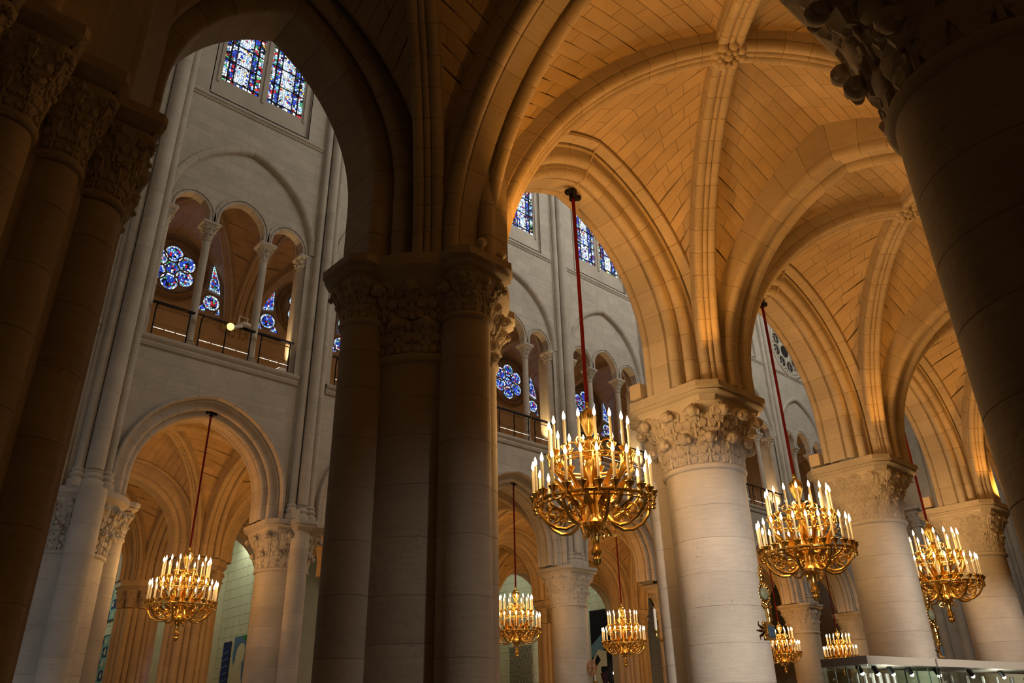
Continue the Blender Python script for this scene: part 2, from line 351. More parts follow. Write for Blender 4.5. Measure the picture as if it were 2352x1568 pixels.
def vault_bay(label, x0, x1, yn, ys, zs, apex, hoodN, cells='NESW', merged=(), ncourse=20, block=.62, ribmerge=False, sub=2, inset=.45, rib=DIAG, ydir=1, hoodS=None, crown=None):
    """one rib vault: corners at x0/x1 and yn (arcade side)/ys; hoodN is the arch the north cell springs from."""
    cx, cy = (x0+x1)/2, (yn+ys)/2; crown = crown or apex
    t = thing('ceiling', label, 'vault', (cx, cy, apex), kind='structure')
    room = Vector((cx, cy, zs)); sgn = 1 if yn > ys else -1
    cor = {}
    for nm, X, Yy in (('NW', x0+(inset+.12 if x0 == 5.33 else inset), yn-sgn*.05), ('NE', x1-inset, yn-sgn*.05), ('SE', x1-inset, ys+sgn*.05), ('SW', x0+inset, ys+sgn*.05)):
        dx, dy = X-cx, Yy-cy; L = sqrt(dx*dx+dy*dy); D = (dx/L, dy/L); arc = Arc(L, zs, apex, .25)
        cor[nm] = (arc, D)
        h = hub('diagonal_rib', t)
        voussoirs(h, 'voussoir', arc, (cx, cy), D, (-D[1], D[0]), rib, .42, sub=sub, merged=ribmerge)
    boss(t, cx, cy, apex-.05)
    def dpos(nm):
        arc, D = cor[nm]
        def g(f): d, z = arc.pos(f, .1); return (cx+D[0]*d, cy+D[1]*d, z)
        return g
    hoodS = hoodS or hoodN
    def wall(arc, C, D):
        def g(f): d, z = arc.pos(f); return (C[0]+D[0]*d, C[1]+D[1]*d, z)
        return g
    side = Arc(abs(yn-ys)/2-.05, zs, crown, .25)
    spec = {'N': ((cx, yn), hoodN, (-1, 0), (1, 0), 'NW', 'NE'), 'S': ((cx, ys), hoodS, (-1, 0), (1, 0), 'SW', 'SE'),
            'E': ((x1-.15, cy), side, (0, sgn), (0, -sgn), 'NE', 'SE'), 'W': ((x0+.15, cy), side, (0, sgn), (0, -sgn), 'NW', 'SW')}
    for c in cells:
        C, arc, D1, D2, n1, n2 = spec[c]
        h = hub('vault_cell', t); mg = c in merged
        half_cell(h, wall(arc, C, D1), dpos(n1), room, ncourse, block, merged=mg)
        half_cell(h, wall(arc, C, D2), dpos(n2), room, ncourse, block, merged=mg)
    return t
def transverse(label, x, ya, yb, zs, apex, prof=TRANS, merged=False, ln=.46):
    cy = (ya+yb)/2; arc = Arc(abs(ya-yb)/2, zs, apex, .3)
    t = thing('transverse_arch', label, 'arch', (x, cy, apex))
    for sg, nm in ((1, 'voussoir'), (-1, 'voussoir')): voussoirs(t, nm, arc, (x, cy), (0, sg), (1, 0), prof, ln, merged=merged)
    return t
# ------------------------------------------------------------------ columns and capitals
def sqr(w, th, cut=1.22): return min(w/max(abs(cos(th)), abs(sin(th))), w*cut)
def polyoff(poly, o):                                                 # offset of a convex polygon
    n = len(poly); res = []
    for i in range(n):
        p, a, b = Vector(poly[i]), Vector(poly[i-1]), Vector(poly[(i+1) % n])
        e1 = (p-a).normalized(); e2 = (b-p).normalized(); n1 = Vector((e1.y, -e1.x)); n2 = Vector((e2.y, -e2.x))
        k = (n1+n2); k = k/(1+n1.dot(n2)); res.append(tuple(p+k*o))
    return res
def cutsquare(cx, cy, wx, wy, c): return [(cx-wx+c, cy-wy), (cx+wx-c, cy-wy), (cx+wx, cy-wy+c), (cx+wx, cy+wy-c), (cx+wx-c, cy+wy), (cx-wx+c, cy+wy), (cx-wx, cy+wy-c), (cx-wx, cy-wy+c)]
def slab(parent, name, poly, steps, m=STONE):
    mb = MB(); mb.loft([[(p[0], p[1], z) for p in polyoff(poly, o)] for o, z in steps]); return obj(name, mb, m, parent, 30)
def abacus(parent, poly, zt, h=.30): 
    return slab(parent, 'abacus', poly, [(-.16, zt-h), (-.12, zt-h+.09), (-.05, zt-h+.11), (-.02, zt-h+.14), (-.05, zt-h+.16), (0, zt-h+.20), (0, zt)])
def drums(parent, cx, cy, r, z0, z1, hs=.52, n=32, name='drum', m=STONE, rnd=None):
    rnd = rnd or random.Random(int(cx*7+cy*3)); z = z0
    while z < z1-.05:
        h = hs*rnd.uniform(.85, 1.12); zz = z+h
        if z1-zz < .3: zz = z1
        mb = MB(); mb.lathe(cx, cy, [(r-.006, z), (r, z+.004), (r, zz-.004), (r-.006, zz)], n); obj(name, mb, m, parent, 35); z = zz
def ringm(parent, cx, cy, r, z, t=.05, name='astragal', m=STONE, n=32):
    mb = MB(); mb.lathe(cx, cy, [(r-.02, z-t)]+[(r+t*.9*cos(a), z+t*sin(a)) for a in (-1.2, -.6, 0, .6, 1.2)]+[(r-.02, z+t)], n); obj(name, mb, m, parent, 50)
def capital(parent, cx, cy, r, z0, z1, w, tiers=((0, .55, 8, 0), (.42, 1, 8, .5)), square=True, m=STONE, cut=1.2, dome=1., ball=1., arc=None, nlobe=3, ph0=0.):
    h = hub('capital', parent); H = z1-z0
    def R(t, th):
        top = sqr(w, th, cut) if square else w
        return r+(top-r)*(.18*t+.82*t**2.6)
    mb = MB(); n = 32
    mb.loft([[(cx+R(t, 2*pi*k/n)*cos(2*pi*k/n), cy+R(t, 2*pi*k/n)*sin(2*pi*k/n), z0+t*H) for k in range(n)] for t in (0, .15, .3, .45, .6, .75, .88, 1)])
    obj('bell', mb, m, h, 50)
    for t0, t1, cnt, ph in tiers:
        for k in range(cnt):
            th0 = 2*pi*(k+ph)/cnt+ph0
            if arc and not (arc[0] <= (th0 % (2*pi)) <= arc[1]): continue
            da = pi/cnt; lf = MB()
            def P(t, th):
                q = R(t, th); return Vector((cx+q*cos(th), cy+q*sin(th), z0+t*H))
            def Nn(t, th): 
                sl = (R(min(1, t+.05), th)-R(max(0, t-.05), th))/(.1*H); return Vector((cos(th), sin(th), -sl*.8)).normalized()
            sz = r*da
            lf.tube([P(t0+(t1-t0)*q, th0)+Nn(t0+(t1-t0)*q, th0)*.012*dome for q in (0, .25, .5, .75, .95)], [.022*dome, .02*dome, .02*dome, .02*dome, .03*dome], 5)
            for i in range(nlobe):
                q = .14+.62*i/max(1, nlobe-1) if nlobe > 1 else .4
                t = t0+(t1-t0)*q; ss = sz*(.50+.14*i)*(.82 if i == nlobe-1 else 1)
                for sg in (-1, 1):
                    th = th0+sg*da*(.52+.1*(i % 2)); p = P(t, th); nn = Nn(t, th)
                    lf.dome(p, nn, (0, 0, 1), ss*.80, ss*.74, .02*dome+ss*.10, 9)
                    lf.dome(P(t+.06, th0+sg*da*.22), nn, (0, 0, 1), ss*.5, ss*.42, .03*dome+ss*.08, 8)
            tt = t0+(t1-t0)*.88; nn = Nn(tt, th0); b = .075*ball*(r/.66)**.5
            p = P(tt, th0)
            tm = t0+(t1-t0)*.70; lf.dome(P(tm, th0), Nn(tm, th0), (0, 0, 1), H*(t1-t0)*.30, sz*.50, .035*dome+sz*.10, 9)
            for sg in (-1, 0, 1): lf.dome(P(min(1, t0+(t1-t0)*(.90 if sg == 0 else .80)), th0+sg*da*.48), nn, (0, 0, 1), sz*.34, sz*.34, .03*dome+sz*.10, 8)
            q = p+nn*b*1.15+Vector((0, 0, -b*.45)); lf.ball(q, b, 8, 6)
            sd = Vector((-sin(th0), cos(th0), 0))
            lf.ball(q+sd*b*.9+Vector((0, 0, -b*.3)), b*.55, 6, 4); lf.ball(q-sd*b*.9+Vector((0, 0, -b*.3)), b*.55, 6, 4)
            obj('leaf', lf, m, h, 42)
    return h
def base(parent, cx, cy, r, w, m=STONE, z=0.):
    mb = MB(); mb.box(cx-w, cy-w, z, cx+w, cy+w, z+.35); mb.lathe(cx, cy, [(r+.2, z+.35), (r+.24, z+.42), (r+.2, z+.5), (r+.08, z+.55), (r+.12, z+.62), (r, z+.68)], 28); obj('base', mb, m, parent, 40)
def round_pier(label, cx, cy, r=.665, zab=6.8, w=.98, zc=5.47, ca=.27, tiers=None, shaft=None, group=None, n=36, zb=.68, dome=1., ball=1., nlobe=3, cut=1.2, m=STONE):
    t = thing('column', label, 'column', (cx, cy, 0), group)
    base(t, cx, cy, r, w*.98, m); drums(t, cx, cy, r, zb, zc-.05, .53, n, m=m); ringm(t, cx, cy, r+.01, zc, .055, m=m)
    capital(t, cx, cy, r, zc+.05, zab-.28, w-.13, tiers or ((0, .52, 12, .5), (.42, .97, 12, 0)), dome=dome, ball=ball, nlobe=nlobe, cut=cut, m=m)
    abacus(t, cutsquare(cx, cy, w, w, ca), zab)
    if shaft:
        sx, sy, sr = shaft; drums(t, sx, sy, sr, 0, zab-.3, .6, 20, 'engaged_shaft', m)
        abacus(t, cutsquare(sx, sy, sr+.14, sr+.14, .12), zab)
    return t

# ================================================================== SETTING
def plain(name, label, x0, y0, z0, x1, y1, z1, m):
    mb = MB(); mb.box(x0, y0, z0, x1, y1, z1); o = obj(name, mb, m, None, 0); o['label'] = label; o['category'] = name.split('_')[0]; o['kind'] = 'structure'; return o
plain('floor', 'stone paved floor of the church under all the columns', -8, -9, -.3, 64, 42, 0, FLOORM)
plain('wall_south', 'plain outer wall of the aisle behind the viewer', -8, -9, 0, 64, -8.5, 12, STONE)
plain('wall_west', 'west end wall of the nave and aisles', -8.4, -9, 0, -8, 42, 34, STONE)
WE = plain('wall_east', 'distant dim wall closing the far end of the church', 62, -9, 0, 62.4, 42, 34, WALLST)
OFF[WE.name] = (0, 0, 0)
plain('ceiling_south', 'flat stone ceiling of the outermost aisle behind the viewer', -8, -8.5, 11.2, 62, 1.45, 11.5, STONE)
plain('ceiling_aisle', 'ceiling of the nearer aisle beyond the third rib vault', 23.8, 1.45, 10.9, 62, 8, 11.3, STONE)
plain('ceiling_west', 'ceiling of the nearer aisle west of the dark bay', -8, 1.45, 10.9, -.65, 8, 11.3, STONE)
plain('ceiling_nave', 'high stone ceiling over the nave above the clerestory', -8, 7.9, 33, 62, 22.8, 33.4, STONE)
plain('wall_clerestory', 'upper nave wall above the nearer arcade', -8, 8.0, 11.8, 62, 8.3, 33, STONE)
plain('wall_north', 'outer wall closing the chapels beyond the far aisles', -8, 41, 0, 62, 41.4, 14, PALE)
# ------------------------------------------------------------------ near arcade
ZA = 6.8
PX = [5.33, 11.4, 17.75, 23.8, 29.9]
SOFF = [(-.36, .42), (-.36, .10)]+roll(-.26, .06, .10, 160, 375, 7)+[(-.15, .07), (-.13, .0), (.21, .0), (.23, .05)]+roll(.31, .05, .075, 170, 380, 6)+[(.40, .42)]
ORD2 = [(-.14, .46), (-.14, .30)]+roll(-.05, .235, .10, 160, 370, 7)+[(.06, .30), (.09, .20), (.16, .14)]
ORD3 = [(-.10, .50), (-.10, .40), (.02, .36), (.12, .34)]
HOOD = [(.10, .56), (-.08, .56)]+roll(-.10, .50, .05, 60, 270, 4)+[(.04, .44)]
def arcade(label, cx, a, zs, apex, y0, st=.8, hook=True, merged=False, sy=1, sub=3, prof=None, ln=.5):
    t = thing('arcade_arch', label, 'arch', (cx, y0, apex)); arc = Arc(a, zs, apex, st)
    for nm, pr, dy in (prof or (('inner_order', SOFF, 0), ('outer_order', ORD2, -.38), ('third_order', ORD3, -.46), ('hood_mould', HOOD, -.62))):
        h = hub(nm, t)
        for sg in (-1, 1): voussoirs(h, 'voussoir', arc, (cx, y0+dy*sy), (sg, 0), (0, sy), pr, ln, sub=sub, merged=merged)
    return t
nearlab = {1: 'broad pointed arch over the largest chandelier', 2: 'pointed arch over the second large chandelier with red cord', 3: 'pointed arch over the third chandelier at the right edge', 4: 'farthest arch of the nearer arcade beside the dark column'}
for i in range(1, 5):
    cx = (PX[i-1]+PX[i])/2; arcade(nearlab[i], cx, 2.07, ZA, 10.15, 7.5, merged=i > 3, sub=3 if i < 3 else 2)
class OffArc:
    def __init__(s, b, o): s.b, s.o = b, o
    def pos(s, f, n=0.): return s.b.pos(f, s.o+n)
for i, w in ((1, 'beside the huge dark column'), (2, 'behind the huge dark column')):
    arcade('outer aisle arch %s' % w, (PX[i-1]+PX[i])/2, 2.07, ZA, 10.15, .78, sy=-1, merged=True, sub=2)
# dark arch on the left with several orders
ODK = [('inner_order', [(-.40, .4), (-.40, .06)]+roll(-.32, .06, .08, 180, 300, 4)+[(-.2, 0), (.3, 0), (.36, .05), (.40, .4)], 0)]
for k in range(4):
    n0 = .26+.30*k; ODK.append((('second_order', 'third_order', 'fourth_order', 'fifth_order')[k], [(-.12, n0+.34), (-.12, n0+.12)]+roll(-.03, n0+.06, .11, 160, 375, 7)+[(.10, n0+.10), (.12, n0-.02), (.24, n0-.04)], -.5-.22*k))
arcade('dark many-moulded pointed arch framing the pale nave wall on the left', 2.95, 1.36, ZA, 10.2, 7.65, st=1.2, prof=ODK)
# ------------------------------------------------------------------ near vaults
vlab = ['vault over the dark bay at the top centre', 'orange lit rib vault over the largest chandelier bay', 'second orange lit rib vault half hidden by the dark column', 'third rib vault glimpsed beside the dark column']
bays = [(-.65, 5.33), (5.33, 11.4), (11.4, 17.75), (17.75, 23.8)]
for i, (x0, x1) in enumerate(bays):
    hood = OffArc(Arc(2.07, ZA, 10.15, .8), .53) if i else Arc((x1-x0)/2-.40, ZA, 10.78, .8)
    vault_bay(vlab[i], x0, x1, 6.88, 1.4, ZA, 10.8, hood, merged='' if i in (1, 2) else ('W' if i == 0 else 'NESW'), ncourse=(20, 22, 20, 16)[i], block=(.66, .6, .62, .7)[i], sub=3 if i < 2 else 2, ribmerge=i == 3, crown=10.85)
TR0 = [(-.40, .7), (-.40, .03), (-.37, .03)]+roll(-.29, -.06, .098, 145, 385, 8)+[(-.17, .02), (-.15, -.05), (.15, -.05), (.17, .02)]+roll(.29, -.06, .098, 155, 395, 8)+[(.37, .03), (.40, .03), (.40, .7)]
transverse('wide transverse arch springing from the dark clustered pier', 5.30, 6.6, 1.4, ZA, 10.3, TR0)
transverse('transverse arch between the two orange lit vaults', 11.45, 6.7, 1.4, ZA, 10.25)
transverse('transverse arch beyond the second vault boss', 17.8, 6.7, 1.4, ZA, 10.25)
# ------------------------------------------------------------------ near piers
round_pier('pale round column with crocket capital right of the largest chandelier', 11.4, 7.55, shaft=(11.35, 8.42, .27), dome=1.5, ball=1.35)
round_pier('pale round column with drilled foliage capital, second from the clustered pier', 17.75, 7.55, .64, w=.98, zc=5.5, tiers=((0, .5, 16, .5), (.34, .72, 16, 0), (.62, .98, 16, .5)), dome=.6, ball=.45)
round_pier('round column behind the third chandelier, amber lit at its top', 23.8, 7.55, .66, w=.98, zc=5.5, tiers=((0, .52, 14, .5), (.42, .98, 14, 0)), dome=.6, ball=.5)
round_pier('huge dark round column filling the right edge of the view', 5.27, .75, .66, w=1.0, zc=5.42, tiers=((0, .50, 8, .5), (.36, .97, 8, 0)), dome=1.4, ball=1.3, n=56)
round_pier('round aisle column hidden behind the dark right-hand column', 11.4, .75, .66, w=.98, zc=5.5)
def shafted(label, cx, cy, core, shafts, zab, zc_core, zc_sh, tall=None, group=None, m=STONE):
    t = thing('clustered_pier', label, 'pier', (cx, cy, 0), group)
    base(t, cx, cy, core, core+.25, m); drums(t, cx, cy, core, .68, zc_core-.05, .55, 40, m=m); ringm(t, cx, cy, core, zc_core, .06, m=m, n=40)
    capital(t, cx, cy, core, zc_core+.05, zab-.28, core+.22, ((0, .5, 16, .5), (.46, .98, 16, 0)), square=False, dome=1.8, ball=.9, m=m)
    mb = MB(); mb.lathe(cx, cy, [(core+.2, zab-.3), (core+.27, zab-.2), (core+.33, zab-.15), (core+.33, zab)], 40); obj('abacus', mb, m, t, 30)
    for k, (sx, sy, sr) in enumerate(shafts):
        if tall == k: drums(t, sx, sy, sr, 0, zab-.02, .8, 24, 'engaged_shaft', m); continue
        h = hub('engaged_shaft', t)
        drums(h, sx, sy, sr, .0, zc_sh-.04, .55, 24, m=m); ringm(h, sx, sy, sr, zc_sh, .045, m=m)
        capital(t, sx, sy, sr, zc_sh+.04, zab-.27, sr+.1, ((0, .55, 8, .5), (.45, .98, 8, 0)), dome=.8, ball=.75, m=m)
        abacus(t, cutsquare(sx, sy, sr+.19, sr+.19, .16), zab)
    return t
A0 = shafted('massive dark clustered pier in the centre with foliage capitals', 5.33, 7.5, .80, [(5.3, 6.6, .30), (4.43, 7.5, .27), (6.22, 7.5, .27), (5.33, 8.4, .3)], ZA, 5.55, 6.02)
# tower pier on the left
t = thing('tower_pier', 'towering dark pier of stepped shafts at the left edge', 'pier', (-.6, 7.4, 0))
mb = MB(); mb.loft([[(x, y, z) for x, y in ((-3, 5.6), (-.2, 5.75), (.75, 6.25), (1.15, 6.6), (1.45, 7.0), (1.45, 8.6), (-3, 8.6))] for z in (0, 11)]); obj('core', mb, STONE, t, 0)
for sx, sy, sr in ((1.12, 6.62, .22), (.70, 6.28, .2), (.28, 5.98, .2), (-.2, 5.78, .2), (1.3, 7.5, .2)):
    h = hub('engaged_shaft', t); drums(h, sx, sy, sr, 0, 5.75, .6, 20); ringm(h, sx, sy, sr, 5.8, .04)
    capital(t, sx, sy, sr, 5.84, ZA-.27, sr+.12, ((0, .55, 8, .5), (.45, .98, 8, 0)), dome=.7, ball=.7)
    abacus(t, cutsquare(sx, sy, sr+.14, sr+.14, .05), ZA)
for k, (sx, sy, sr) in enumerate(((1.05, 6.7, .16), (.66, 6.4, .16), (.25, 6.1, .16))): drums(t, sx, sy, sr, ZA, 9.5, 1.2, 16, 'upper_shaft')
# ================================================================== FAR SIDE OF THE NAVE
P, YW, ZB = 6.03, 21.85, 7.32
bc = lambda k: 8.08+P*k
pc = lambda k: 5.065+P*k
def ashlar(parent, u0, u1, z0, z1, holes, xf, course=.44, block=.86, merged=False, extra=(), mats=None, c=.005, d=.004, seed=1, name='stone'):
    """wall face cut into stones; holes are (za, zb, left(z), right(z)); xf maps (u, z, depth) to a point."""
    rnd = random.Random(seed); mats = mats or (WALLST, WMORT); tot = MB()
    lv = {z0, z1}; z = z0
    while z < z1: lv.add(z); z += course
    for h in holes:
        for q in (h[0], h[1]):
            if z0 < q < z1: lv.add(q)
    lv = sorted(lv); ll = [lv[0]]
    for q in lv[1:]:
        if q-ll[-1] > .05: ll.append(q)
    ll[-1] = z1
    for i in range(len(ll)-1):
        a, b = ll[i], ll[i+1]; mid = (a+b)/2; act = [h for h in holes if h[0] < mid < h[1]]
        act.sort(key=lambda h: h[2](mid)); zs = [a+(b-a)*q/3 for q in range(4)] if act else [a, b]
        edges = [lambda z: u0]; 
        for h in act: edges += [h[2], h[3]]
        edges.append(lambda z: u1); off = rnd.random()*block
        for s in range(0, len(edges), 2):
            L, Rr = edges[s], edges[s+1]; w = Rr(mid)-L(mid)
            if w < .04 : continue
            n = max(1, round(w/block)); cuts = [L]
            for q in range(1, n):
                cu = L(mid)+w*(q+rnd.uniform(-.22, .22))/n; cuts.append(lambda z, cu=cu: cu)
            cuts.append(Rr)
            for q in range(n):
                l, r = cuts[q], cuts[q+1]; out = [(l(zz), zz) for zz in zs]+[(r(zz), zz) for zz in reversed(zs)]
                if min(r(zz)-l(zz) for zz in zs) < 2.2*c:
                    out2 = [(max(r(zz), l(zz)+.001), zz) for zz in reversed(zs)]; out = [(l(zz), zz) for zz in zs]+out2
                ins = []
                for (uu, zz), sg in zip(out, [1]*len(zs)+[-1]*len(zs)):
                    wd = max(0, r(zz)-l(zz)); cc = min(c, wd*.4); ins.append((uu+sg*cc, min(max(zz, a+c), b-c)))
                m = len(out); mb = MB(); mb.add([xf(u, zz, d) for u, zz in out]+[xf(u, zz, 0) for u, zz in ins], [tuple(range(m, 2*m))]+[(j, (j+1) % m, m+(j+1) % m, m+j) for j in range(m)])
                mb.mi = [0]+[1]*m
                if merged: merge(tot, mb)
                else: obj(name, mb, mats, parent, 0)
    if merged and tot.v: obj(name+'_courses', tot, mats, parent, 0, kind='stuff')
def archhole(cx, arc, n, zbot=None):
    def x(z):
        if z <= arc.zs+arc.st: return arc.a+n
        q = (arc.R+n)**2-(z-arc.zs-arc.st)**2
        return max(0, arc.cd+sqrt(max(0, q)))
    top = arc.pos(1, n)[1]
    return (zbot if zbot is not None else arc.zs, top, lambda z: cx-x(z), lambda z: cx+x(z))
yface = lambda y: (lambda u, z, d: (u, y+d, z))
xface = lambda x: (lambda u, z, d: (x+d, u, z))
def band(arc, cx, y, prof, parent, name, merged, ln=.5, mats=None, sub=2):
    h = hub(name, parent)
    for sg in (-1, 1): voussoirs(h, 'voussoir', arc, (cx, y), (sg, 0), (0, 1), prof, ln, sub=sub, merged=merged, mats=mats or (WALLST, WMORT))
MAIN = Arc(1.92, ZB, 10.12, .6); REL = Arc(2.42, 16.62, 19.75, .1)
SUBM = Arc(.76, 16.55, 17.68, .25); SUBS = Arc(.56, 16.55, 17.36, .2)
SMALL = [(.30, .02), (.02, .02)]+roll(.0, .05, .05, 250, 90, 4)+[(-.06, .12), (-.06, .20), (.02, .2)]
RELP = [(.16, -.02), (.02, 0), (-.03, .04), (-.06, .12), (-.06, .20), (.0, .24)]
blab = {-1: 'nave wall bay beside the dark left pier', 0: 'fully seen pale nave wall bay with arch, tribune and clerestory', 1: 'nave wall bay hidden behind the dark central pier', 2: 'nave wall bay just right of the central pier', 3: 'nave wall bay behind the large chandelier rope', 4: 'nave wall bay behind the crocket column', 5: 'far nave wall bay left of the second rope', 6: 'far nave wall bay with the stone rose oculus'}
def lancet(parent, c, k, detail):
    for sx, x0 in ((0, c-1.56), (1, c+.16)):
        h = hub('lancet', parent); x1 = x0+1.4; zb = 22.39; y = YW+.17
        fr = MB()
        cols = [x0, x0+.17, x0+.23, x0+.40, x0+.44, x0+.96, x0+1.0, x0+1.17, x0+1.23, x1]
        for a, b in ((1, 2), (3, 4), (5, 6), (7, 8)): fr.box(cols[a], y-.02, zb, cols[b], y+.03, 28)
        z = zb; r = 0
        rows = []
        while z < 27.9: rows.append((z, min(z+(.16 if r == 0 else .82), 28))); z = rows[-1][1]+.05; r += 1
        for a, b in rows: fr.box(x0, y-.02, b, x1, y+.03, b+.05)
        obj('glazing_bars', fr, DARK, h, 0)
        for a, b in rows:
            for i, (l, rr) in enumerate(((0, 1), (2, 3), (4, 5), (6, 7), (8, 9))):
                mb = MB(); mb.add([(cols[l], y, a), (cols[rr], y, a), (cols[rr], y, b), (cols[l], y, b)], [(0, 1, 2, 3)])
                obj('glass_panel', mb, (G_EDGE, G_BLUE, G_WHITE, G_BLUE, G_EDGE)[i] if b-a > .3 else G_EDGE, h, 0)
def rose(parent, cx, cz, y, detail=True):
    tr = MB(); ring = lambda r, t, x=cx, z=cz: tr.tube([(x+r*cos(2*pi*i/40), y-.02, z+r*sin(2*pi*i/40)) for i in range(40)], t, 6, closed=True)
    ring(1.18, .10); ring(1.42, .07)
    def disc(x, z, r, rim, nm):
        n = 20; mb = MB(); mb.add([(x+r*cos(2*pi*i/n), y-.03, z+r*sin(2*pi*i/n)) for i in range(n)]+[(x+(r-rim)*cos(2*pi*i/n), y-.03, z+(r-rim)*sin(2*pi*i/n)) for i in range(n)],
            [(i, (i+1) % n, n+(i+1) % n, n+i) for i in range(n)]+[tuple(range(n, 2*n))]); mb.mi = [0]*n+[1]
        o = obj(nm, mb, (G_RIM, G_ROSE), parent, 0)
        tr.tube([(x+(r+.03)*cos(2*pi*i/20), y-.03, z+(r+.03)*sin(2*pi*i/20)) for i in range(20)], .035, 5, closed=True)
    for i in range(6): a = pi/2+i*pi/3; disc(cx+.64*cos(a), cz+.64*sin(a), .35, .07, 'petal')
    n = 18; mb = MB(); mb.add([(cx+.42*cos(2*pi*i/n), y-.025, cz+.42*sin(2*pi*i/n)) for i in range(n)], [tuple(range(n))]); obj('petal', mb, G_ROSE, parent, 0)
    for sg in (-1, 1):
        disc(cx+sg*1.78, cz-1.0, .33, .07, 'roundel')
        for tri in (((1.55, -.42), (2.1, -.55), (1.98, .05), (1.62, .82)), ((1.25, -1.42), (1.5, -1.05), (1.62, -1.45)), ((1.98, -1.45), (2.12, -1.1), (2.22, -1.45))):
            m2 = MB(); pts = [(cx+sg*a, y-.03, cz+b) for a, b in tri]; ce = [sum(p[j] for p in pts)/len(pts) for j in range(3)]; q = len(pts)
            m2.add(pts+[tuple(ce[j]+(p[j]-ce[j])*.72 for j in range(3)) for p in pts], [(i, (i+1) % q, q+(i+1) % q, q+i) for i in range(q)]+[tuple(range(q, 2*q))]); m2.mi = [0]*q+[1]
            obj('spandrel_light', m2, (G_RIM, G_ROSE), parent, 0); tr.tube(pts, .03, 4, closed=True)
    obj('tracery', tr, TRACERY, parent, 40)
def railing(label, x0, x1, y, z0, mid, grp):
    t = thing('railing', label, 'railing', ((x0+x1)/2, y, z0), grp)
    mb = MB(); mb.box(x0-.12, y-.06, z0+1.06, x1+.12, y+.05, z0+1.11); obj('handrail', mb, IRON, t, 0)
    for x in [x0, x1]+([(x0+x1)/2] if mid else []):
        mb = MB(); mb.tube([(x, y, z0), (x, y, z0+.8), (x, y-.03, z0+1.0), (x+(.06 if x < x1 else -.06), y-.03, z0+1.07)], .022, 6); mb.tube([(x, y, z0+.38), (x-.05, y-.14, z0+.48)], .012, 5); obj('post', mb, IRON, t, 50)
    sc = MB(); sc.tube([(x0, y, z0+.92), (x1, y, z0+.92)], .012, 5); sc.tube([(x0, y, z0+.42), (x1, y, z0+.42)], .012, 5); sc.tube([(x0, y, z0+.24), (x1, y, z0+.24)], .014, 5)
    n = max(3, round((x1-x0)/.26))
    for i in range(n):
        xa = x0+(x1-x0)*i/n; w = (x1-x0)/n
        sc.tube([(xa+w*.5+w*.5*q*cos(a), y, z0+.33+.075*q*sin(a)) for a, q in [(pi*j/5, .9-.07*j) for j in range(11)]], .009, 4)
        sc.tube([(xa+w*.5+w*.4*cos(a), y, z0+.985+.05*sin(a)) for a in [pi*j/5 for j in range(10)]], .009, 4)
    obj('scrollwork', sc, BRONZE, t, 40)
    mb = MB(); nn = max(2, round((x1-x0)/.36))
    for i in range(nn): a = x0+(x1-x0)*(i+.04)/nn; b = x0+(x1-x0)*(i+.92)/nn; mb.box(a, y-.03, z0+.258, b, y-.016, z0+.270)
    obj('light_strip', mb, LED, t, 0)
def colonnette(label, cx, cy, r, z0, z1, group, m=WALLST):
    t = thing('colonnette', label, 'column', (cx, cy, z0), group)
    mb = MB(); mb.box(cx-.2, cy-.2, z0, cx+.2, cy+.2, z0+.12); mb.lathe(cx, cy, [(r+.07, z0+.12), (r+.09, z0+.17), (r+.02, z0+.22), (r+.05, z0+.27), (r, z0+.3)], 18); obj('base', mb, m, t, 40)
    mb = MB(); mb.lathe(cx, cy, [(r, z0+.3), (r, z1-.62)], 18); obj('shaft', mb, m, t, 40); ringm(t, cx, cy, r, z1-.62, .03, m=m, n=18)
    capital(t, cx, cy, r, z1-.6, z1-.16, .23, ((.05, .55, 8, .5), (.4, .98, 8, 0)), dome=.5, ball=.8, m=m, nlobe=2)
    slab(t, 'abacus', cutsquare(cx, cy, .30, .30, .03), [(-.07, z1-.16), (-.03, z1-.1), (0, z1-.07), (0, z1)], m)
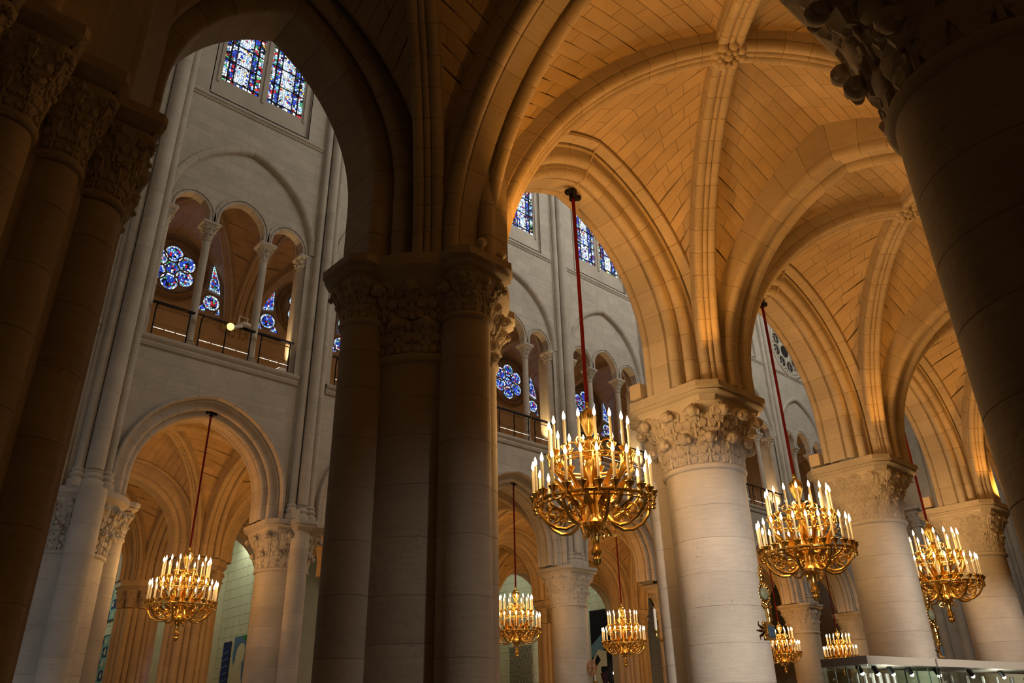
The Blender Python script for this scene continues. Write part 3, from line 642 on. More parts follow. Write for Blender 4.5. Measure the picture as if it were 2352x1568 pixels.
for k in range(-1, 7):
    c = bc(k); mg = k not in (0, 2, 3); det = k in (0, 2, 3)
    t = thing('wall_nave', blab[k], 'wall', (c, YW, 0), kind='structure')
    x0, x1 = c-P/2, c+P/2
    holes = [archhole(c, MAIN, .52), (12.06, 16.62, lambda z, c=c: c-2.36, lambda z, c=c: c+2.36), archhole(c, REL, .12)]
    if k < 6: holes.append((21.55, 28.2, lambda z, c=c: c-1.86, lambda z, c=c: c+1.86))
    else: holes.append((21.3, 25.3, lambda z, c=c: c-sqrt(max(0, 4-(z-23.3)**2)), lambda z, c=c: c+sqrt(max(0, 4-(z-23.3)**2))))
    ashlar(t, x0, x1, ZB, 28.2, holes, yface(YW), merged=mg, seed=k+5)
    # tympanum under the relieving arch
    th = [archhole(c, SUBM, .12), archhole(c-1.66, SUBS, .12), archhole(c+1.66, SUBS, .12)]
    REL2 = Arc(2.42, 16.62, 19.75, .1)
    oh = archhole(c, REL2, .13); L0, R0 = oh[2], oh[3]
    sub = hub('tympanum', t)
    def tymp(z0_, z1_):
        pass
    outside = [(16.5, 19.95, lambda z, c=c: c-2.6, lambda z, L0=L0: L0(z)), (16.5, 19.95, lambda z, R0=R0: R0(z), lambda z, c=c: c+2.6)]
    ashlar(sub, c-2.6, c+2.6, 16.62, 19.9, th+outside, yface(YW+.14), course=.42, block=.8, merged=mg, seed=k+40)
    band(REL, c, YW, RELP, t, 'relieving_arch', mg, .55)
    band(SUBM, c, YW+.14, SMALL, t, 'tribune_arch', mg, .32)
    for sg in (-1, 1): band(SUBS, c+sg*1.66, YW+.14, SMALL, t, 'tribune_arch', mg, .32)
    # sills and strings
    for nm, z, hh, pr in (('sill_course', 12.03, .34, .13), ('string_course', 21.37, .16, .10)):
        mb = MB(); prof = [(0, z-hh), (-pr*.35, z-hh), (-pr*.6, z-hh*.7), (-pr*.4, z-hh*.55), (-pr*.9, z-hh*.35), (-pr, z-hh*.2), (-pr, z-.01), (.3 if nm == 'sill_course' else 0, z)]
        mb.add([(x0+.5, YW+b, zz) for b, zz in prof]+[(x1-.5, YW+b, zz) for b, zz in prof], [(i, i+1, len(prof)+i+1, len(prof)+i) for i in range(len(prof)-1)]); obj(nm, mb, WALLST, t, 30)
    mb = MB(); mb.box(c-2.45, YW+.02, 11.72, c+2.45, YW+1.1, 12.02); obj('tribune_sill', mb, WALLST, t, 0)
    # tribune side piers
    for sg in (-1, 1):
        xx = c+sg*2.42; h = hub('tribune_pier', t)
        drums(h, xx, YW+.30, .20, 12.05, 16.02, .8, 16, m=WALLST); mb = MB(); mb.box(min(xx, c+sg*3.01), YW+.1, 12.03, max(xx, c+sg*3.01), YW+1.0, 16.5); obj('jamb', mb, WALLST, h, 0)
        capital(h, xx, YW+.30, .2, 16.02, 16.42, .26, ((.05, .55, 8, .5), (.4, .98, 8, 0)), dome=.5, ball=.8, m=WALLST, nlobe=2); slab(h, 'abacus', cutsquare(xx, YW+.30, .32, .32, .04), [(-.07, 16.42), (-.03, 16.48), (0, 16.52), (0, 16.6)], WALLST)
    # vaulting shafts on the pier to the right of the bay
    for j, dx in enumerate((-.30, 0, .30)):
        px = x0+dx if k > 0 else x0+.12+dx*1.15; big = (.17 if k > 0 else .23) if j == 1 else .12
        drums(t, px, YW-.10-(.1 if j == 1 else 0), big, ZB+.5, 28, 1.1, 16, 'vaulting_shaft', WALLST)
        mb = MB(); mb.lathe(px, YW-.12, [(big+.10, ZB), (big+.10, ZB+.18), (big+.03, ZB+.24), (big+.08, ZB+.32), (big+.02, ZB+.4), (big+.05, ZB+.46), (big, ZB+.52)], 18); obj('shaft_base', mb, WALLST, t, 40)
    mb = MB(); mb.box(x0-.46, YW-.04, ZB, x0+.46, YW+.02, 28); obj('pilaster', mb, WALLST, t, 0)
    # clerestory recess
    if k < 6:
        m = MB(); y = YW+.09
        for a in ((c-1.9, 21.5, c+1.9, 22.39), (c-1.9, 22.39, c-1.56, 28.2), (c-.16, 22.39, c+.16, 28.2), (c+1.56, 22.39, c+1.9, 28.2)): m.box(a[0], y, a[1], a[2], y+.35, a[3])
        m.box(c-1.9, YW, 21.5, c-1.86, y, 28.2); m.box(c+1.86, YW, 21.5, c+1.9, y, 28.2); m.box(c-1.86, YW-.0, 21.5, c+1.86, y, 21.55)
        for xx in (c-1.62, c-.22, c+.1, c+1.5): pass
        for a, b in ((c-1.70, 22.2), (c-.04, 22.2), (c+1.62, 22.2)): m.box(a, y-.05, b, a+.08, y, 28.2)
        obj('window_surround', m, WALLST, t, 0)
        w = thing('window_%d' % (k+2), 'pair of stained glass lancets, %s' % blab[k], 'window', (c, YW+.27, 22.4), kind='structure'); lancet(w, c, k, det)
    else:
        w = thing('window_8', 'round stone rose oculus with dark quatrefoil openings high in the far nave bay', 'window', (c, YW, 23.3), kind='structure')
        mb = MB(); mb.lathe(0, 0, [(2.0, 0)], 3) if False else None
        rg = MB(); n = 40
        rg.tube([(c+1.85*cos(2*pi*i/n), YW+.05, 23.3+1.85*sin(2*pi*i/n)) for i in range(n)], .12, 8, closed=True)
        for i in range(36): a = 2*pi*i/36; rg.ball((c+1.66*cos(a), YW+.02, 23.3+1.66*sin(a)), .09, 6, 4)
        n = 32; rg.add([(c+2.0*cos(2*pi*i/n), YW+.2, 23.3+2.0*sin(2*pi*i/n)) for i in range(n)], [tuple(range(n))]); obj('rim', rg, WALLST, w, 40)
        for i in range(8):
            a = 2*pi*i/8+.2; px, pz = c+1.12*cos(a), 23.3+1.12*sin(a); q = MB(); n = 14
            q.add([(px+.36*cos(2*pi*j/n)*(1+.12*cos(8*pi*j/n)), YW+.17, pz+.36*sin(2*pi*j/n)*(1+.12*cos(8*pi*j/n))) for j in range(n)], [tuple(range(n))]); obj('pane', q, DARK, w, 0)
            q = MB(); q.tube([(px+.42*cos(2*pi*j/n), YW+.14, pz+.42*sin(2*pi*j/n)) for j in range(n)], .05, 5, closed=True); q.tube([(px-.3, YW+.15, pz), (px+.3, YW+.15, pz)], .02, 4); q.tube([(px, YW+.15, pz-.3), (px, YW+.15, pz+.3)], .02, 4); obj('tracery', q, WALLST, w, 40)
        q = MB(); n = 14; q.add([(c+.42*cos(2*pi*j/n), YW+.17, 23.3+.42*sin(2*pi*j/n)) for j in range(n)], [tuple(range(n))]); obj('pane', q, DARK, w, 0)
    # railings and colonnettes of the tribune
    where = blab[k].replace('nave wall bay ', '').replace('fully seen pale with arch, tribune and clerestory', 'in the fully seen bay')
    if k == 0: where = 'in the fully seen bay'
    if True:
        for j, (a, b, md) in enumerate(((c-2.15, c-1.15, False), (c-.80, c+.80, True), (c+1.15, c+2.15, False))):
            railing('black iron railing, %s tribune opening %s' % (('first', 'middle', 'last')[j], where), a, b, YW+.06, 12.06, md, 'tribune railings')
        for j, sg in enumerate((-1, 1)): colonnette('white tribune colonnette, %s of two %s' % (('first', 'second')[j], where), c+sg*.98, YW+.34, .125, 12.04, 16.55, 'tribune colonnettes')
        # tribune room: floor, back wall with rose window, vault
        o = plain('floor_tribune', 'floor of the tribune gallery %s' % where, x0, YW+1.1, 11.7, x1, 29, 12.0, FLOORM)
        o = plain('wall_tribune', 'back wall of the tribune gallery %s' % where, x0, 28.92, 12, x1, 29.2, 21, STONE)
        w = thing('window_%d' % (k+20), 'six petalled stained glass rose %s' % where, 'window', (c, 28.9, 18.5), kind='structure'); rose(w, c, 18.5, 28.9)
        vault_bay('tribune vault %s' % where, x0, x1, YW+.75, 28.9, 16.4, 20.3, Arc(P/2-.4, 16.4, 20.25, .3), merged='NESW', ncourse=12, block=.8, sub=2, ribmerge=True)
        transverse('tribune transverse arch beside the bay %s' % where, x1, YW+.8, 28.9, 16.3, 19.9, merged=True)
for k, w in ((7, 'beyond the oculus bay'), (8, 'at the far end')):
    x0, x1 = bc(k)-P/2, bc(k)+P/2
    plain('floor_tribune', 'floor of the tribune gallery %s' % w, x0, YW+1.1, 11.7, x1, 29, 12.0, FLOORM); plain('wall_tribune', 'back wall of the tribune gallery %s' % w, x0, 28.92, 12, x1, 29.2, 21, STONE)
    vault_bay('tribune vault %s' % w, x0, x1, YW+.75, 28.9, 16.4, 20.3, Arc(P/2-.4, 16.4, 20.25, .3), merged='NESW', ncourse=10, block=.9, sub=2, ribmerge=True)
for yy in (10.5, 11.2, 16.4, 17.1, 17.8, 18.5, 20.6, 21.3): drums(WE, 61.95, yy, .24, 0, 32, 1.6, 12, 'shaft', WALLST)
# ------------------------------------------------------------------ far arcade, aisles, chapels
flab = ['clustered far pier with one unbroken shaft', 'far column with foliage capital and one engaged shaft', 'far column hidden behind the central pier', 'far round column under the biggest chandelier', 'far round column peeping out left of the crocket column', 'far column hidden behind the crocket column', 'amber lit far column behind the tiny chandelier', 'amber lit farthest column above the display case']
shafted(flab[0], 5.25, 22.65, .86, [(5.22, 21.5, .34), (4.25, 22.6, .3), (6.22, 22.75, .3)], ZB, 5.75, 6.35, tall=0)
FT = ((0, .5, 12, .5), (.42, .97, 12, 0))
round_pier(flab[1], 11.09, 22.55, .75, ZB, 1.02, 5.95, shaft=(11.12, 21.62, .27), tiers=((0, .48, 10, .5), (.42, .97, 10, 0)), n=28, ball=1.1)
for k, x, yy in ((3, 23.35, 22.45), (4, 29.95, 22.4), (5, 35.5, 22.4), (6, 41.35, 22.5), (7, 47.4, 22.5)):
    round_pier(flab[k], x, yy, .70 if k < 5 else .78, ZB, .98, 5.9, tiers=FT if k != 6 else ((.1, .5, 8, .5), (.5, .95, 8, 0)), n=28, dome=.7, ball=.7, nlobe=3)
arclab = ['far pointed arch beside the dark left pier', 'far pointed arch holding the leftmost chandelier', 'far arch hidden behind the central pier', 'far pointed arch with a chandelier just right of the central pier', 'far arch with the chandelier beside the crocket column', 'far arch hidden behind the crocket column', 'amber far arch above the smallest left chandelier', 'amber far arch above the smallest right chandelier']
for k in range(-1, 7):
    arcade(arclab[k+1], bc(k), 1.92, ZB, 10.12, 22.44, st=.6, merged=k not in (0, 2, 3), sub=2)
for k in (0, 1, 2, 3, 4, 5, 6):
    c = bc(k); x0, x1 = c-P/2, c+P/2; h1 = OffArc(MAIN, .40); h2 = Arc(1.95, ZB, 9.9, .5); h3 = Arc(2.05, ZB, 9.9, .5); w = arclab[k+1].replace('far ', '')
    vault_bay('aisle vault behind the %s' % w, x0, x1, 28.58, 22.84, ZB, 10.9, OffArc(h2, .53), hoodS=h1, merged='' if k == 0 else 'NESW', ncourse=16, block=.75, ribmerge=k != 0, crown=10.9)
    transverse('aisle cross arch, %s' % w, x1, 23.2, 28.3, ZB, 10.5, merged=k != 0)
    if k in (0, 1, 3, 4, 5):
        vault_bay('outer aisle vault behind the %s' % w, x0, x1, 34.38, 29.6, ZB, 10.7, OffArc(h3, .53), hoodS=OffArc(h2, .40), merged='NESW', ncourse=14, block=.85, ribmerge=True, crown=10.7)
        transverse('outer aisle cross arch, %s' % w, x1, 30.2, 34.3, ZB, 10.4, merged=True)
    for yy, nm in ((29.2, 'second row'), (35.0, 'chapel row')):
        arcade('%s arch behind the %s' % (nm, w), c, 1.95 if yy < 30 else 2.05, ZB, 9.9, yy, st=.5, merged=True, sub=2)
for k in (0, 1, 3, 4, 5, 6):
    for yy, nm in ((29.25, 'second row'), (35.0, 'chapel row')):
        px = pc(k); t = thing('clustered_pier', '%s compound pier, behind the %s' % (nm, flab[k]), 'pier', (px, yy, 0))
        mb = MB(); mb.loft([[(px+a, yy+b, z) for a, b in ((-.55, -.3), (-.3, -.55), (.3, -.55), (.55, -.3), (.55, .55), (-.55, .55))] for z in (0, ZB)]); obj('core', mb, STONE, t, 0)
        for j in range(9):
            a = -pi*(.05+.9*j/8)-.0; sx, sy = px+.72*cos(a), yy+.66*sin(a)-.05; r = .15 if j % 2 == 0 else .10
            drums(t, sx, sy, r, 0, 6.25, 1.3, 14, 'shaft', STONE)
            if j % 2 == 0: capital(t, sx, sy, r, 6.28, 6.95, .24, ((.05, .6, 7, .5), (.4, .98, 7, 0)), square=False, dome=.5, ball=.9, nlobe=2)
        mb = MB(); mb.lathe(px, yy-.05, [(.85, 6.92), (.95, 7.05), (1.0, 7.1), (1.0, ZB)], 8, a0=pi/8); obj('abacus', mb, STONE, t, 0)
for k in range(0, 7):
    x = 11.1+P*k if k < 6 else 47.3; x = {0: 11.1, 1: 17.15, 2: 23.2, 3: 29.2, 4: 35.2, 5: 41.25, 6: 47.3}[k]
    t = thing('wall_chapel', 'pale green-lit chapel partition wall number of courses behind %s' % flab[min(k+1, 7)], 'wall', (x, 38, 0), kind='structure')
    t['label'] = 'pale chapel wall beyond the %s' % arclab[min(k+1, 7)].replace('far ', '')
    ashlar(t, 35.4, 41, 0, 12, [], xface(x), .46, .8, merged=True, mats=(PALE, WMORT), seed=k+90, c=.012, d=.014)
    mb = MB(); mb.box(x+.02, 35.4, 0, x+.35, 41, 12); obj('core', mb, PALE, t, 0)
plain('ceiling_chapels', 'stone ceiling of the chapels beyond the far aisles', -8, 35, 11.6, 62, 41.2, 12, STONE)
shafted('grey crossing pier far down the nave between two near columns', 54.5, 20.4, 1.05, [(54.5, 19.2, .3), (53.4, 20.0, .3), (55.6, 19.9, .3)], 14, 12.2, 12.8, m=STONE)
t = thing('choir_door', 'dark wooden door leaf with frame far down the nave', 'door', (50.5, 21.6, 0)); mb = MB(); mb.box(48.6, 21.5, 0, 51.2, 21.7, 7.2); obj('leaf', mb, OAK, t, 0)
for q in range(4):
    mb = MB(); mb.box(48.8+.6*q, 21.42, .4, 49.3+.6*q, 21.5, 3.4); mb.box(48.8+.6*q, 21.42, 3.7, 49.3+.6*q, 21.5, 6.8); obj('panel', mb, OAK, t, 0)
# narrow blue window slit seen under the leftmost chandelier
# ================================================================== FITTINGS
def panel(name, label, cat, x, ya, yb, z0, z1, shapes, mats, d=.04, group=None):
    """flat hanging on a chapel wall that faces the nave; shapes are polygons in unit coordinates (u to the right as seen)."""
    t = thing(name, label, cat, (x, (ya+yb)/2, z0), group)
    mb = MB(); mb.box(x-d, min(ya, yb), z0, x, max(ya, yb), z1); obj('backing', mb, mats[0], t, 0)
    for j, (mi, pts, dd) in enumerate(shapes):
        mb = MB(); mb.add([(x-d-dd, ya+(yb-ya)*u, z0+(z1-z0)*v) for u, v in pts], [tuple(range(len(pts)))]); obj('motif', mb, mats[mi], t, 0)
    return t
T_TEAL = mat('teal_cloth', (.22, .42, .40), .9, var=.25, scale=2); T_NAVY = mat('navy_cloth', (.02, .035, .16), .9); T_CREAM = mat('cream_cloth', (.62, .56, .42), .9)
T_BLUE = mat('blue_cloth', (.10, .19, .38), .9); T_GREEN = mat('green_cloth', (.04, .20, .08), .9); T_BLACK = mat('black_cloth', (.008, .008, .012), .9); T_PURP = mat('purple_cloth', (.06, .022, .05), .9); T_SKY = mat('sky_cloth', (.11, .20, .28), .9, var=.4)
T_GREY = mat('grey_weave', (.24, .23, .19), .9, var=.8, scale=6, bump=.3)
rnd = random.Random(3)
def tap_shapes():
    S = []
    for r in range(5):
        for q in range(4):
            if (r+q) % 2 == 0: S.append((1, [(q/4+.01, r/5+.01), (q/4+.23, r/5+.01), (q/4+.23, r/5+.19), (q/4+.01, r/5+.19)], .004))
            cx, cy = q/4+.12+rnd.uniform(-.05, .05), r/5+.1
            pts = []
            for j in range(10): a = 2*pi*j/10; rr = (.09 if j % 2 else .035)*rnd.uniform(.7, 1.1); pts.append((min(.99, max(.01, cx+rr*cos(a)*.9)), min(.99, max(.01, cy+rr*sin(a)*1.1))))
            S.append((2, pts, .008))
    S.append((1, [(0, .985), (1, .985), (1, 1), (0, 1)], .006)); S.append((1, [(0, 0), (1, 0), (1, .015), (0, .015)], .006))
    return S
panel('tapestry', 'blue and teal patterned tapestry on the chapel wall, the upper one', 'tapestry', 11.08, 40.3, 37.6, 6.2, 8.4, tap_shapes(), (T_TEAL, T_NAVY, T_CREAM))
panel('tapestry', 'blue and teal patterned tapestry on the chapel wall, the lower one', 'tapestry', 11.08, 40.3, 37.6, 3.3, 5.6, tap_shapes(), (T_TEAL, T_NAVY, T_CREAM))
panel('wall_hanging', 'tall panel with a cream curved figure on blue and a green corner', 'artwork', 17.12, 38.9, 37.2, 2.6, 5.9,
      [(1, [(0.05, 1), (.62, 1), (.95, .85), (.95, .2), (.7, .45), (.62, .72), (.5, .62), (.25, .7), (.1, .6), (.02, .75)], .004), (2, [(.4, 1), (1, 1), (1, .87)], .008), (3, [(.22, .72), (.3, .84), (.5, .9), (.72, .88), (.8, .78), (.75, .66), (.58, .62), (.5, .52), (.4, .56), (.3, .64)], .012)], (T_CREAM, T_BLUE, T_GREEN, T_CREAM))
panel('wall_hanging', 'narrow dark blue panel left of the cream figure panel', 'artwork', 17.12, 40.05, 39.25, 2.6, 5.75, [(1, [(.1, .1*i+.02), (.9, .1*i+.05), (.9, .1*i+.07), (.1, .1*i+.04)], .005) for i in range(9)], (T_NAVY, T_BLUE))
panel('wall_hanging', 'grey woven hanging on the chapel wall under a chandelier', 'tapestry', 35.17, 39.15, 37.1, 1.5, 6.25, [(0, [(0, .97), (1, .97), (1, 1), (0, 1)], .01)], (T_GREY,))
panel('wall_hanging', 'tall black hanging with abstract cream, purple and blue shapes', 'artwork', 41.22, 37.75, 36.0, 2.2, 8.7,
      [(1, [(0, .66), (.75, .80), (.75, .62), (0, .55)], .004), (2, [(0, .5), (.75, .64), (.8, .7), (.75, .62), (0, .52)], .006), (3, [(.02, .52), (.35, .62), (.75, .60), (.75, .46), (.45, .46), (.42, .42), (.5, .40), (.8, .3), (.8, .18), (.05, .16)], .008), (0, [(.1, .50), (.3, .58), (.45, .52), (.2, .46)], .012), (2, [(.38, .40), (.75, .41), (.72, .27), (.5, .30)], .012), (2, [(.05, .15), (.5, .16), (.5, .06), (.05, .0)], .008), (0, [(.5, .13), (.8, .15), (.8, .02), (.4, .03)], .012)], (T_BLACK, T_SKY, T_PURP, T_CREAM))
# ------------------------------------------------------------------ chandelier (built once at the origin, ring plane at z = 0)
def chandelier(name):
    t = thing(name, '', 'chandelier', (0, 0, 0), 'gilded chandeliers hung in the arches')
    mb = MB(); mb.lathe(0, 0, [(.012, 1.60), (.035, 1.58), (.035, 1.53), (.02, 1.5), (.07, 1.46), (.125, 1.40), (.135, 1.34), (.12, 1.26), (.075, 1.12), (.04, 1.04), (.045, 1.02), (.09, .99), (.115, .94), (.10, .90), (.07, .82), (.06, .70), (.085, .62), (.11, .5), (.08, .36), (.06, .22), (.09, .10), (.11, 0), (.08, -.12), (.10, -.22), (.17, -.28), (.17, -.33), (.09, -.38), (.075, -.42), (.05, -.50), (.055, -.62), (.085, -.66), (.085, -.70), (.045, -.73), (.07, -.78), (.05, -.84), (.0, -.87)], 20)
    for k in range(10): a = 2*pi*k/10; mb.tube([(.1*cos(a), .1*sin(a), .95), (.115*cos(a), .115*sin(a), .86), (.075*cos(a), .075*sin(a), .68)], .018, 5); mb.tube([(.03*cos(a), .03*sin(a), 1.06), (.115*cos(a), .115*sin(a), 1.27), (.13*cos(a), .13*sin(a), 1.36)], .014, 5)
    obj('stem', mb, BRASS, t, 40)
    for r, z, tr, nm in ((.84, 0, .028, 'lower_ring'), (.58, .62, .022, 'upper_ring')):
        mb = MB(); n = 48; mb.tube([(r*cos(2*pi*i/n), r*sin(2*pi*i/n), z) for i in range(n)], tr, 7, closed=True); mb.tube([((r-.03)*cos(2*pi*i/n), (r-.03)*sin(2*pi*i/n), z-.06) for i in range(n)], tr*.5, 5, closed=True); obj(nm, mb, BRASS, t, 60)
    spir = lambda cx, cz, r0_, tn, st, n=14, s=1: [(cx+r0_*(1-.75*i/n)*cos(st+s*2*pi*tn*i/n), cz+r0_*(1-.75*i/n)*sin(st+s*2*pi*tn*i/n)) for i in range(n+1)]
    def fan(mb, path, a, r, n=6): mb.tube([(x*cos(a), x*sin(a), z) for x, z in path], r, n)
    arm = MB(); fan(arm, [(.84, -.02), (.80, -.14), (.70, -.27), (.56, -.35), (.42, -.36), (.30, -.30), (.22, -.2), (.18, -.08), (.17, .08)], 0, .027); fan(arm, spir(.38, -.20, .10, 1.3, pi*.2), 0, .015, 5); fan(arm, spir(.60, -.16, .12, 1.4, -pi*.5, s=-1), 0, .016, 5)
    arm2 = MB(); fan(arm2, [(.1, .05), (.2, .0), (.34, .06), (.46, .2), (.55, .38), (.60, .52), (.58, .62)], 0, .022); fan(arm2, spir(.30, .22, .10, 1.3, -pi*.6), 0, .014, 5)
    cr = MB(); fan(cr, [(.07, .78), (.13, .90), (.2, .96), (.28, .97), (.33, .93), (.33, .86), (.28, .84), (.26, .88)], 0, .014, 5); fan(cr, [(.08, .72), (.16, .78), (.24, .78), (.27, .73), (.23, .70)], 0, .012, 5)
    lf = MB()                                                          # a pointed acanthus blade
    for sg in (-1, 1):
        lf.add([(.30, 0, .10), (.38, .05*sg, .22), (.50, .035*sg, .36), (.64, 0, .44), (.47, 0, .24)], [(0, 1, 4), (1, 2, 4), (2, 3, 4)])
    lf.tube([(.28, 0, .06), (.40, 0, .17), (.52, 0, .31), (.64, 0, .44)], [.014, .016, .012, .003], 5)
    lf2 = MB()
    for sg in (-1, 1): lf2.add([(.40, 0, -.12), (.50, .07*sg, -.10), (.62, .045*sg, -.02), (.70, 0, .12), (.55, 0, -.06)], [(0, 1, 4), (1, 2, 4), (2, 3, 4)])
    lf2.tube([(.30, 0, -.2), (.45, 0, -.12), (.58, 0, -.03), (.70, 0, .12)], [.014, .016, .012, .003], 5)
    def spin(nm, m, n, a0=0.):
        o = obj(nm, m, BRASS, t, 50); o.rotation_euler.z = a0
        for i in range(1, n): c = o.copy(); COL.objects.link(c); c.rotation_euler.z = a0+2*pi*i/n; c.parent = t
    spin('lower_arm', arm, 8, .2); spin('upper_arm', arm2, 8, .0); spin('crown_scroll', cr, 6, .1); spin('leaf_blade', lf, 16, .1); spin('leaf_blade', lf2, 16, .2)
    tail = MB()
    for k in range(6): a = 2*pi*k/6; fan(tail, [(.06, -.36), (.14, -.39), (.19, -.44), (.17, -.48), (.13, -.47)], a, .014, 5)
    obj('pendant_scrolls', tail, BRASS, t, 50)
    cup = MB(); cup.lathe(0, 0, [(.018, -.12), (.035, -.10), (.02, -.07), (.03, -.04), (.02, -.01), (.03, .02), (.055, .05), (.075, .085), (.07, .09), (.02, .075), (.024, .085), (.024, .125)], 12)
    wax = MB(); wax.lathe(0, 0, [(.020, .10), (.020, .485), (.008, .495)], 8)
    fl = MB(); fl.lathe(0, 0, [(.005, .485), (.022, .515), (.026, .54), (.017, .585), (.003, .63)], 8)
    first = None
    for r, z, n, a0, s in ((.86, .03, 24, .05, 1), (.60, .65, 16, .1, 1)):
        for i in range(n):
            a = a0+2*pi*i/n; q = (r*cos(a), r*sin(a), z)
            if not first:
                cu = obj('candle_cup', cup, BRASS, t, 50); ca = obj('candle', wax, WAX, t, 50); f = obj('flame', fl, FLAME, ca, 60); first = (cu, ca, f)
                cu.location = q; ca.location = q
            else:
                cu, ca, f = (o.copy() for o in first)
                for o in (cu, ca, f): COL.objects.link(o)
                cu.location = q; ca.location = q; f.parent = ca
    mb = MB(); mb.tube([(0, 0, 1.58), (0, 0, 3.6), (0, 0, 5.42)], .03, 8); obj('rope', mb, RED, t, 60)
    mb = MB(); mb.box(-.05, -.05, 5.40, .05, .05, 5.62); mb.lathe(0, 0, [(.07, 5.4), (.07, 5.44)], 10)
    mb.tube([(-.14, 0, 5.50), (.14, 0, 5.50)], .035, 8); mb.ball((-.13, 0, 5.5), .06, 8, 5); mb.ball((.13, 0, 5.5), .06, 8, 5); obj('hook', mb, IRON, t, 40)
    return t
ch = chandelier('chandelier'); index_kids(ch)
clab = ['largest gilded candle chandelier hanging before the crocket column', 'gilded chandelier on a red rope in front of the drilled-foliage column', 'gilded chandelier half cut by a column near the right edge', 'leftmost chandelier hanging alone in the far arch beside the tapestries', 'small chandelier just right of the central pier over the grey hanging', 'small chandelier beside the black abstract hanging', 'tiny chandelier touching the right side of the crocket column', 'tiny chandelier partly behind the display case']
cpos = [(8.42, 7.5, 4.5), (14.45, 7.5, 4.5), (20.75, 7.5, 4.5), (8.1, 22.1, 4.72), (20.2, 22.1, 4.75), (26.1, 22.1, 4.62), (38.2, 22.1, 4.68), (44.2, 22.1, 4.72)]
for i, (l, p) in enumerate(zip(clab, cpos)):
    o = ch if i == 0 else copytree(ch)
    o.location = p; o['label'] = l; o['group'] = 'gilded chandeliers hung in the arches'
    near = i < 3
    lamp('candle_glow', 'POINT', (p[0], p[1], p[2]+.95), 265 if near else 100, WARM if near else (1, .45, .1), .3)
    for dx, dy in ((-.75, -.75), (.8, -.7), (-.7, .8)): lamp('candle_glow', 'POINT', (p[0]+dx, p[1]+dy, p[2]+.8), 14, WARM, .1)
# ------------------------------------------------------------------ small lamps and boxes on the abaci
def spot_fixture(label, x, y, z, az, grp):
    t = thing('spotlight', label, 'spotlight', (x, y, z), grp)
    mb = MB(); mb.tube([(x, y, z), (x, y, z+.06)], .012, 6); mb.tube([(x-.04, y, z+.06), (x-.04, y, z+.13)], .008, 5); mb.tube([(x+.04, y, z+.06), (x+.04, y, z+.13)], .008, 5); mb.box(x-.045, y-.01, z+.05, x+.045, y+.01, z+.065); obj('bracket', mb, WHITE, t, 0)
    d = Vector((cos(az)*.75, sin(az)*.75, .66)); p = Vector((x, y, z+.13)); mb = MB(); mb.tube([p-d*.05, p-d*.03, p+d*.05], [.03, .055, .06], 12); obj('lamp_head', mb, WHITE, t, 40)
    mb = MB(); q = p-d*.052; n = d.orthogonal().normalized(); b = d.cross(n); mb.tube([tuple(q+(n*cos(2*pi*i/12)+b*sin(2*pi*i/12))*.042) for i in range(12)], .008, 5, closed=True); obj('rim', mb, WHITE, t, 40)
for x, y, w in ((5.18, 6.16, 'dark central pier, left one'), (5.55, 6.22, 'dark central pier, right one'), (11.55, 6.72, 'crocket column, left one'), (11.85, 6.72, 'crocket column, right one'), (17.95, 6.74, 'drilled-foliage column, left one'), (18.25, 6.74, 'drilled-foliage column, right one')):
    spot_fixture('small white spotlight on the abacus of the %s' % w, x, y, ZA+.005, .1, 'white spotlights on the abaci')
def box_fixture(label, x, y, z, s=.135):
    t = thing('box_lamp', label, 'lamp', (x, y, z), 'beige box lamps on the abaci')
    mb = MB(); mb.loft([[(x+a*s, y+b*s, z+.06+q*s*2) for a, b in ((-.9, -.9), (.9, -.9), (.9, .9), (-.9, .9))] for q in (0, .04, .46, .5, .54, .96, 1)]); o = obj('housing', mb, BEIGE, t, 0)
    mb = MB(); mb.tube([(x, y, z), (x, y, z+.07)], .02, 6); mb.tube([(x+s, y, z), (x+s*1.6, y, z+.12), (x+s, y, z+.2)], .015, 5); obj('bracket', mb, WHITE, t, 0)
for x, y, z, w in ((10.55, 8.12, ZA, 'left corner of the crocket column abacus'), (16.92, 8.15, ZA, 'left corner of the drilled-foliage column abacus'), (22.95, 8.15, ZA, 'left corner of the third column abacus'), (10.85, 21.62, ZB, 'far column with one engaged shaft'), (22.95, 21.7, ZB, 'far round column under the biggest chandelier'), (41.0, 21.7, ZB, 'amber lit far column')):
    box_fixture('beige box lamp on the %s' % w, x, y, z)
# cable along the hood of the two nearer arches
for cx, w in ((8.40, 'largest chandelier'), (14.57, 'second large chandelier')):
    arc = Arc(2.07, ZA, 10.15, .8); mb = MB()
    mb.tube([(cx+arc.pos(f, .60)[0], 6.76, arc.pos(f, .60)[1]) for f in [i/20 for i in range(21)]]+[(cx-.02, 6.84, 10.62), (cx-.05, 6.95, 10.42), (cx+.0, 7.06, 10.3), (cx-.03, 7.16, 10.12), (cx, 7.4, 10.12)], .014, 5)
    o = obj('cable', mb, BEIGE, None, 40); o['label'] = 'thin beige cable along the arch above the %s' % w; o['category'] = 'cable'
